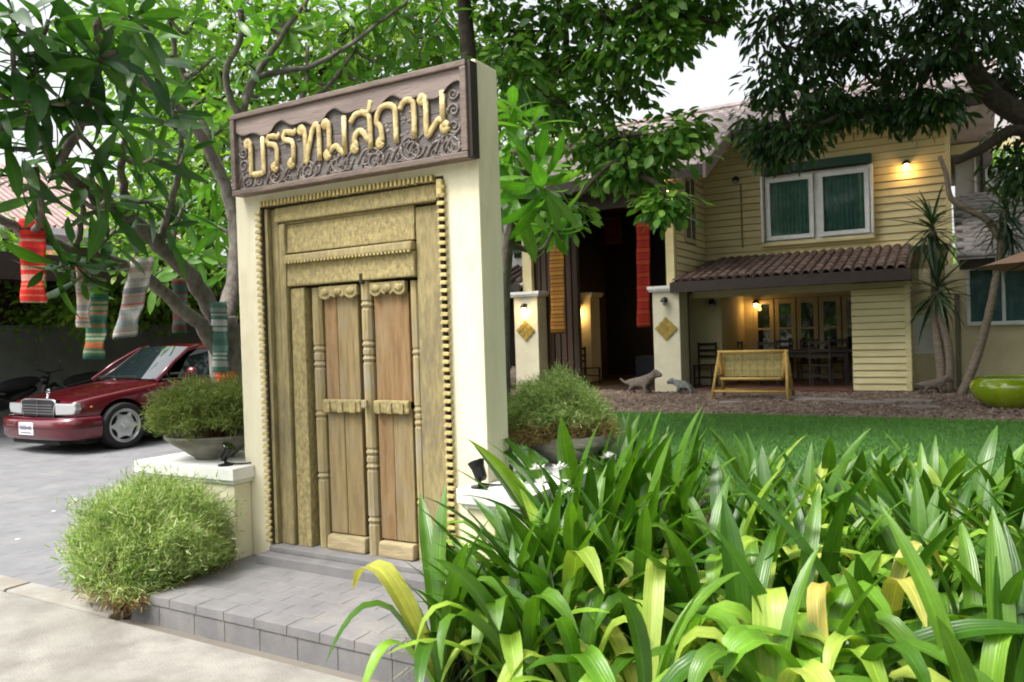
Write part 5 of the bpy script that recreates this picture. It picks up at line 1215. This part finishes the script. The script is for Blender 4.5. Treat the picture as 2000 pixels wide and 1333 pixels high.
# ================================================================ broad-leaved trees
def crown(root, blobs, temps, mat, seed, L, clumps=14, per=12, cr=.2, limit=300, barkm=darkbark, origin=None, droop=.45, stuff='foliage', br_r=.03):
    """blobs: (centre, radius); branches run from the trunk's points to each blob, leaves sit in clumps on twigs"""
    g = np.random.default_rng(seed); P, D, N = [], [], []; bb = MB(); tw = MB()
    pool = [np.array(q, float) for q in origin]
    for c, r in sorted(blobs, key=lambda q: np.linalg.norm(np.array(q[0]) - pool[-1])):
        c = np.array(c); k = int(np.argmin([np.linalg.norm(q - c) for q in pool])); s_ = pool[k]
        path = smooth_path([s_, (s_ * .5 + c * .5) + g.normal(0, .12, 3), c], 4); bb.tube(path, np.linspace(br_r * 1.5, br_r * .6, len(path)), 6); pool += path[2:]
        nc = max(4, int(clumps * g.uniform(.7, 1.2)))
        dv = g.normal(size=(nc, 3)); dv /= np.linalg.norm(dv, axis=1, keepdims=True); cc = c + dv * r * (g.random(nc) ** .5)[:, None] * np.array((1, 1, .8))
        for q in cc:
            if g.random() < .4: tw.tube([c, (c + q) / 2 + g.normal(0, .04, 3), q], [.012, .008, .003], 4, False)
            m = int(per * g.uniform(.6, 1.4)); off = g.normal(0, 1, (m, 3)) * cr * (.8, .8, .55); P.append(q + off)
            o = (q - c) / (r + 1e-6); d = off / cr * .8 + o * .5 + g.normal(0, .35, (m, 3)); d[:, 2] = d[:, 2] * .6 - droop; D.append(d)
            nv = g.normal(0, .38, (m, 3)); nv[:, 2] += 1; N.append(nv)
    bb.build('branches', barkm, root, smooth=True)['kind'] = 'stuff'; tw.build('twigs', barkm, root)['kind'] = 'stuff'
    P, D, N = map(np.concatenate, (P, D, N)); Ms = frames(D, N, L * g.uniform(.6, 1.2, len(P)))
    leaf_parts(root, temps, g.integers(0, len(temps), len(P)), Ms, P, mat, limit=limit, rest=stuff)
BT = [leaf_t(.52, 4, .2, .1, .55), leaf_t(.44, 4, .35, .08, .6), leaf_t(.6, 4, .1, .14, .5)]
NT = [leaf_t(.36, 4, .25, .1, .5), leaf_t(.3, 4, .45, .1, .5)]
g = np.random.default_rng(5)
def bl(lst, d0, dj, rpx):
    o = []
    for q in lst: d = d0 + g.uniform(-dj, dj); o.append((DP(q[0], q[1], d), rpx * (q[2] if len(q) > 2 else 1) * d / 1500))
    return o
def tree(name, lab, base, tops, rad, blobs, temps, mat, seed, L, bm=darkbark, **k):
    base = np.array(base, float); base[2] = 0; r = thing(name, lab, 'tree', base); p = smooth_path([base - (0, 0, .1)] + [np.array(t) for t in tops], 5)
    MB().tube(p, np.linspace(rad, rad * .5, len(p)), 10).build('trunk', bm, r, smooth=True)
    crown(r, blobs, temps, mat, seed, L, origin=p[len(p) // 2:], barkm=bm, **k); return r
mid = [(960, 40), (1030, 60), (1100, 30), (1180, 20), (1255, 20), (1330, 30, .8), (1395, 10, .6), (1300, 85, .6), (1000, 130), (1080, 130), (1160, 110), (1215, 90), (1110, 210), (1180, 200), (1225, 165, .8), (1150, 285), (1205, 270), (1190, 330, .8), (1245, 285, .8), (1300, 272, .7), (1345, 258, .45), (1235, 335, .6), (1275, 325, .45), (1300, 398, .18), (1060, 190, .8), (960, 100), (940, -60), (1060, -80), (1180, -90), (1300, -70), (1000, -160, 1.4), (1150, -190, 1.4), (1300, -170, 1.2), (880, -100, 1.2), (1100, 420, .4)]
tree('broad_leaved_tree', 'tall broad-leaved green tree rising behind the gateway and hall', DP(930, 800, 9.6), [DP(925, 500, 9.6), DP(915, 120, 9.6), DP(912, -20, 9.6), DP(990, -90, 9.4), DP(1120, -40, 9.4)], .125, bl(mid, 9.5, .8, 62), BT, L_mid, 41, .165, clumps=18, per=13, cr=.155, br_r=.028)
rt = [(1510, 40), (1570, 20), (1630, 60), (1700, 40), (1780, 50), (1850, 30), (1930, 30, 1.2), (1990, 50, 1.2), (1535, 110, .9), (1600, 120, .9), (1665, 105, .9), (1740, 120), (1820, 120, .9), (1900, 60, 1.1), (1965, 100), (1510, 175, .7), (1580, 185, .8), (1650, 190, .9), (1725, 185, .9), (1790, 190), (1485, 240, .55), (1495, 270, .5), (1540, 255, .6), (1600, 225, .7), (1660, 215, .7), (1720, 215, .7), (1785, 220, .7), (1835, 205, .7), (1510, 300, .35), (1570, 275, .4), (1985, 290, .8), (2010, 190, .8), (1995, 340, .5), (1960, 150, .6),
      (1480, -60, 1), (1560, -80, 1.3), (1700, -70, 1.4), (1850, -80, 1.5), (2000, -70, 1.5), (2100, 60, 1.5), (2120, 220, 1.2), (1400, -120, 1.2), (1620, -220, 1.6), (1800, -230, 1.6), (2000, -230, 1.6)]
tree('spreading_tree', 'big dark-leaved spreading tree overhanging the house from the right', DP(2190, 800, 10.5), [DP(2180, 500, 10.5), DP(2130, 330, 10.6), DP(2020, 240, 10.8), DP(1930, 180, 11), DP(1860, 60, 11)], .24, bl(rt, 11, .9, 58), NT, L_dark, 43, .19, clumps=16, per=15, cr=.155, droop=.6, br_r=.03)
MBX = MB().tube(smooth_path([DP(2130, 330, 10.6), DP(1995, 255, 10.7), DP(1920, 290, 10.6), DP(1866, 316, 10.5)], 5), np.linspace(.10, .05, 16), 8)
MBX.build('low_limb', darkbark, bpy.data.objects['spreading_tree'], smooth=True)
g2 = np.random.default_rng(71); ov = []
for yy in np.arange(3.6, 15.5, 1.7):
    for xx in np.arange(-5.2, 10.0, 1.8):
        q_ = np.array((xx + g2.uniform(-.5, .5), yy + g2.uniform(-.5, .5), 5)); c_ = np.array((q_[0], q_[1], max(5.9, 1.42 + .45 * ((q_ - CAM) @ FW) + 1.75) + g2.uniform(0, 1.2))); rel = c_ - CAM; dep = rel @ FW; top = 666.5 - 1500 * (rel @ UP) / dep + 1500 * 1.7 / dep
        if dep > 1: ov.append((c_, 1.45))
ob = bpy.data.objects['spreading_tree']
crown(ob, ov, NT, L_dark, 72, .32, clumps=33, per=16, cr=.42, limit=0, origin=[DP(2020, 240, 10.8), DP(1860, 60, 11), DP(1860, -250, 10)], stuff='added_shade_foliage', br_r=.06)  # unseen overhead canopy, added to shade the house and lawn
# sunlit trees beyond the driveway
def bgtree(lab, base, h, lst, d, rpx, seed, L=.24, mat=None, **k):
    b = DP(base[0], base[1], base[2]); top = b.copy(); top[2] = h
    tree('background_tree', lab, b, [b * .5 + top * .5, top], .16, bl(lst, d, 1.2, rpx), BT, mat or L_bg, seed, L * .8, clumps=k.get('clumps', 18), per=16, cr=.32, limit=120)
bgtree('bright green tree beyond the car directly left of the gateway', (420, 800, 15), 4.5, [(270, 300), (330, 340), (400, 330), (445, 400), (390, 420), (320, 440), (430, 500), (360, 520), (290, 520), (240, 460), (440, 560), (370, 570), (300, 590, .8), (225, 570, .8), (450, 300), (170, 600, .8), (250, 380, .8), (210, 500, .7), (300, 380), (455, 250), (410, 260)], 15, 75, 51)
bgtree('bright sunlit tree behind upper frangipani branches', (520, 800, 18), 7, [(270, 40), (340, 100), (420, 60), (480, 120), (550, 40), (610, 110), (680, 60), (750, 120), (810, 50), (860, 110), (300, 180), (380, 220), (450, 190), (520, 200), (580, 180), (700, 130), (250, 60), (350, 20), (460, 20), (520, 100), (580, 60), (640, 20), (640, 130), (720, 20), (780, 110), (840, 10), (890, 60), (900, 140, .8), (360, 160), (430, 130), (280, 250), (340, 280), (200, 60, .7), (400, -60), (560, -70), (720, -60), (850, -60), (240, 130, .7), (650, 180)], 18, 85, 52, .28)
bgtree('leafy tree at far left above the dark carport', (30, 800, 16), 4, [(-20, 500), (25, 490, .8), (40, 550, .8), (-20, 560), (75, 610, .6), (20, 600, .8), (-60, 450), (60, 530, .6)], 15.5, 60, 53, .2)
bgtree('distant tree showing between house roof and right tree', (1990, 800, 26), 6, [(1900, 300), (1960, 300), (2020, 280), (1990, 360), (1950, 400, .8), (2080, 300), (1930, 250)], 26, 60, 54, .3, clumps=20)
bgtree('pale green tree behind the small frangipani and hall roof', (1010, 800, 21), 6, [(1000, 180), (980, 240), (1040, 150), (1090, 210), (1020, 300), (980, 330), (1080, 270, .8)], 21, 60, 55, .26)

# ================================================================ dracaenas, flowers, tuft
DT = [leaf_t(.07, 6, .1, .2, .35, .5), leaf_t(.06, 6, .45, .2, .35, .5), leaf_t(.065, 6, .85, .2, .35, .5)]
def dracaena(lab, stems, heads, seed, extra=None):
    g = np.random.default_rng(seed); r = thing('dracaena', lab, 'plant', (stems[0][0][0][0], stems[0][0][0][1], 0))
    for p, rad in stems: q = smooth_path(p, 5); MB().tube(q, np.linspace(rad, rad * .55, len(q)), 9).build('stem', palebark, r, smooth=True)
    D, N, P, Sc = [], [], [], []
    for c, n_, L in heads:
        ks = np.arange(n_); az = ks * 2.39996; el = R(82) - R(140) * (ks / n_) ** .9 + g.normal(0, .15, n_)
        d = np.stack([np.cos(el) * np.cos(az), np.cos(el) * np.sin(az), np.sin(el)], 1) + g.normal(0, .08, (n_, 3)); D.append(d)
        nv = np.tile((0, 0, 1.), (n_, 1)) + g.normal(0, .2, (n_, 3)) + .4 * d * (d[:, 2:3] > .8); N.append(nv); P.append(np.array(c) - np.array((0, 0, 1.)) * (ks / n_ * .35)[:, None]); Sc.append(L * g.uniform(.7, 1.1, n_))
    D, N, P, Sc = map(np.concatenate, (D, N, P, Sc)); leaf_parts(r, DT, g.integers(0, 3, len(P)), frames(D, N, Sc), P, L_drac, limit=300)
    return r
dracaena('tall spiky dracaena with two heads before the store room corner', [([(3.62, 13.5, -.05), (3.58, 13.5, .7), (3.50, 13.55, 1.4), (3.52, 13.6, 2.0), (3.50, 13.6, 3.2)], .10), ([(3.72, 13.5, -.05), (3.74, 13.45, .8), (3.6, 13.5, 1.5), (3.56, 13.55, 1.95)], .085)],
         [((3.50, 13.6, 3.3), 70, .78), ((3.56, 13.55, 2.1), 75, .80)], 61)
lt = [T(1876, 775, 13.2), T(1905, 706, 13.2), T(1925, 640, 13.2), T(1942, 560, 13.2), T(1955, 480, 13.2), T(1962, 410, 13.2)]
lt[0][2] = -.05
dr2 = dracaena('leaning dracaena with one spiky head between annex window and store room', [(lt, .085), ([lt[4] + (0, 0, .12), T(1925, 428, 13.2), T(1895, 412, 13.2), T(1858, 388, 13.2), T(1848, 340, 13.2), T(1835, 305, 13.2)], .07)], [(lt[5] + (0, 0, .1), 80, .78), (lt[5] + (.12, .1, -.25), 40, .7)], 62)
fl = thing('white_flower', 'white spider-like flowers among lily leaves right of the gateway', 'flower', (2.28, -.3, .05))
for (px_, py_, d_) in ((1052, 918, 3.55), (1093, 915, 3.6), (1060, 945, 3.5), (1105, 965, 3.45), (1188, 895, 3.9)):
    c = DP(px_, py_, d_); MB().tube(smooth_path([(2.28 + random.uniform(-.05, .05), -.3, .04), (c + np.array((2.28, -.3, .0))) / 2 + (0, 0, .12), c], 4), [.006] * 9, 5).build('flower_stem', L_lily, fl)
    pet = MB()
    for i in range(26):
        v = rvec(1)[0]; v[2] = abs(v[2]) * .7; s_ = np.cross(v, (0, 0, 1)); s_ /= np.linalg.norm(s_) + 1e-6
        e = c + v * .05; mdd = c + v * .025; pet.add([c, mdd + s_ * .007, e, mdd - s_ * .007], [(0, 1, 2, 3)])
    pet.build('petals', petal_m, fl)
tf_ = thing('grass_tuft', 'pale thin-bladed grass tuft at the platform right edge', 'grass tuft', (1.84, -.52, .04))
gg = np.random.default_rng(9); n = 220; az = gg.uniform(0, 6.28, n); el = gg.uniform(.25, 1.35, n)
d = np.stack([np.cos(az) * np.cos(el), np.sin(az) * np.cos(el), np.sin(el)], 1)
o = link('blades', stamp('blades', [leaf_t(.022, 5, .5, .1, .3, .6)], np.zeros(n, int), frames(d, np.tile((0, 0, 1.), (n, 1)) + .2 * rvec(n), gg.uniform(.16, .36, n)), np.stack([gg.normal(0, .03, n), gg.normal(0, .03, n), np.zeros(n)], 1)), L_pale, tf_); o['kind'] = 'stuff'
sp = G(838, 1275, .12)
solo(MB().prism([(sp[0] - .13, sp[1] + .02), (sp[0] + .12, sp[1] - .13), (sp[0] + .2, sp[1] + .03), (sp[0] - .02, sp[1] + .14)], 2, .122, .137), 'slate_slab', plain('black_slate', (.02, .02, .022), .7), 'thin black slate slab on the platform right corner', 'slab', bevel=.003)

# ================================================================ left background: carport, motorbikes, neighbouring house
cp = thing('carport', 'dark open carport with grey rear wall behind the parked car', 'carport', (-11, 8, 0))
MB().box((-13.2, 1.5, 0), (-13, 16, 1.9)).build('rear_wall', greywall_m, cp); MB().box((-13.2, 1.5, 1.901), (-13.02, 16, 2.75)).build('upper_wall', fascia_m, cp)  # upper wall coloured dark to stand for shade under the roof
MB().box((-13, 15.8, 0), (-6.5, 16, 2.75)).build('side_wall', greywall_m, cp)
MB().box((-13.4, 1.2, 2.76), (-9.0, 16.2, 2.9)).build('roof', fascia_m, cp); MB().box((-9.0, 1.2, 2.5), (-8.9, 16.2, 2.92)).build('fascia', fascia_m, cp)
for y in (1.5, 8.2, 15.0): MB().box((-9.25, y, 0), (-9.1, y + .15, 2.75)).build('post', fascia_m, cp)
def motorbike(p, rot, lab):
    r = thing('motorbike', lab, 'motorbike', p, 'motorbikes behind the car'); b = lambda mb, nm, m=blackgloss, **k: mb.build(nm, m, r, local=True, **k)
    for x in (-.62, .62): b(MB().lathe([(.22, -.05), (.29, -.04), (.3, 0), (.29, .04), (.22, .05), (.22, -.05)], (x, 0, .3), 20, 1), 'wheel', black, smooth=True); b(MB().lathe([(.001, -.01), (.21, -.02), (.21, .02), (.001, .01)], (x, 0, .3), 14, 1), 'hub', alloy)
    b(MB().tube(smooth_path([(.62, 0, .3), (.5, 0, .7), (.42, 0, .98)], 4), [.045, .06, .05, .04, .04, .04, .04, .04, .035], 8), 'fork', smooth=True)
    b(MB().tube([(.40, -.34, 1.02), (.43, -.1, .98), (.43, .1, .98), (.40, .34, 1.02)], .016, 6), 'handlebar', black)
    for s in (-1, 1): b(MB().ball((.42, .32 * s, 1.15), (.012, .05, .035)), 'mirror'); b(MB().tube([(.42, .26 * s, 1.0), (.42, .31 * s, 1.13)], .006, 5), 'mirror_stem')
    b(MB().tube(smooth_path([(.38, 0, .72), (.1, 0, .52), (-.2, 0, .6), (-.6, 0, .72)], 4), [.1, .1, .12, .14, .14, .14, .12, .12, .11, .1, .09, .07, .05], 9), 'body', smooth=True)
    b(MB().tube(smooth_path([(.12, 0, .76), (-.2, 0, .80), (-.66, 0, .86)], 4), [.06, .09, .11, .12, .12, .12, .11, .09, .05], 9), 'seat', black, smooth=True)
    b(MB().ball((.5, 0, .84), (.07, .08, .08)), 'headlamp', smooth=True); b(MB().tube([(.0, .1, .3), (-.7, .14, .4)], .04, 8), 'exhaust', chrome)
    r.rotation_euler = (0, 0, R(rot))
motorbike((-10.0, 3.7, 0), -75, 'dark motorbike seat just behind the car bonnet'); motorbike((-10.3, 5.0, 0), -85, 'dark motorbike with mirrors behind the windscreen base')
nb = thing('neighbour_house', 'pale neighbouring house with faded pink roof at upper left', 'house', (-24, 8, 0))
MB().box((-30, 2, 0), (-21, 16, 5.3)).build('wall', palehouse, nb)
MB().add([(-20.2, 1.4, 5.1), (-20.2, 16.6, 5.1), (-25.5, 16.6, 8.0), (-25.5, 1.4, 8.0)], [(0, 1, 2, 3)]).build('roof', pinkroof, nb)
for i in range(60): MB().tube([(-20.15, 1.5 + i * .25, 5.15), (-25.5, 1.5 + i * .25, 8.06)], .05, 5, False).build('tile_row', pinkroof, nb)
MB().box((-20.25, 1.4, 4.9), (-20.15, 16.6, 5.1)).build('fascia', whitewood, nb)
for y in (4, 7.2, 10.4): w_ = MB().box((-21.0, y, 3.2), (-20.94, y + 1.4, 4.5)).build('window', whitewood, nb); MB().box((-20.939, y + .1, 3.3), (-20.93, y + 1.3, 4.4)).build('pane', carglass, w_)
MB().add([(-17.6, 8.5, 3.5), (-17.6, 13.5, 3.5), (-19.5, 13.5, 4.3), (-19.5, 8.5, 4.3)], [(0, 1, 2, 3)]).build('red_lean_to_roof', redroof, nb)
# boundary hedge far behind so that no bare horizon shows between the trees
hd = thing('hedge', 'tall mixed green hedge far behind the driveway and garden', 'hedge', (-16, 20, 0)); g = np.random.default_rng(77); n = 16000
hx = np.concatenate([g.uniform(-30, 24, n // 2), g.uniform(-31, -29, n // 2) * 1.0]); hy = np.concatenate([g.uniform(24, 26, n // 2), g.uniform(-6, 25, n // 2)]); hz = g.random(n) ** .8 * 4.4
o = link('foliage', stamp('foliage', BT, g.integers(0, 3, n), frames(rvec(n) + (0, 0, -.3), rvec(n) + (0, 0, .8), g.uniform(.3, .6, n)), np.stack([hx, hy, hz], 1) - np.array((-16, 20, 0))), L_bg, hd); o['kind'] = 'stuff'

# unseen leaf rows, added to cut light on the house and gate side
def shade_woods(x0, x1, y0, y1, h, n, seed):
    g = np.random.default_rng(seed); t = g.random(n); c_ = np.stack([x0 + (x1 - x0) * t + g.normal(0, 1.0, n), y0 + (y1 - y0) * t + g.normal(0, 1.0, n), .3 + g.random(n) ** .8 * (h + 1.2 * np.sin(t * 31))], 1)
    o = link('shade_woods', stamp('shade_woods', BT, g.integers(0, 3, n), frames(rvec(n) + (0, 0, -.3), rvec(n) + (0, 0, .5), g.uniform(.4, .75, n)), c_), L_mid); tag(o, 'unseen leaf rows added to shade house and gate', kind='stuff')
shade_woods(-22, 26, -15, -15, 6.5, 9000, 88)
shade_woods(13, 13.5, -13, 13, 7.5, 8000, 89)
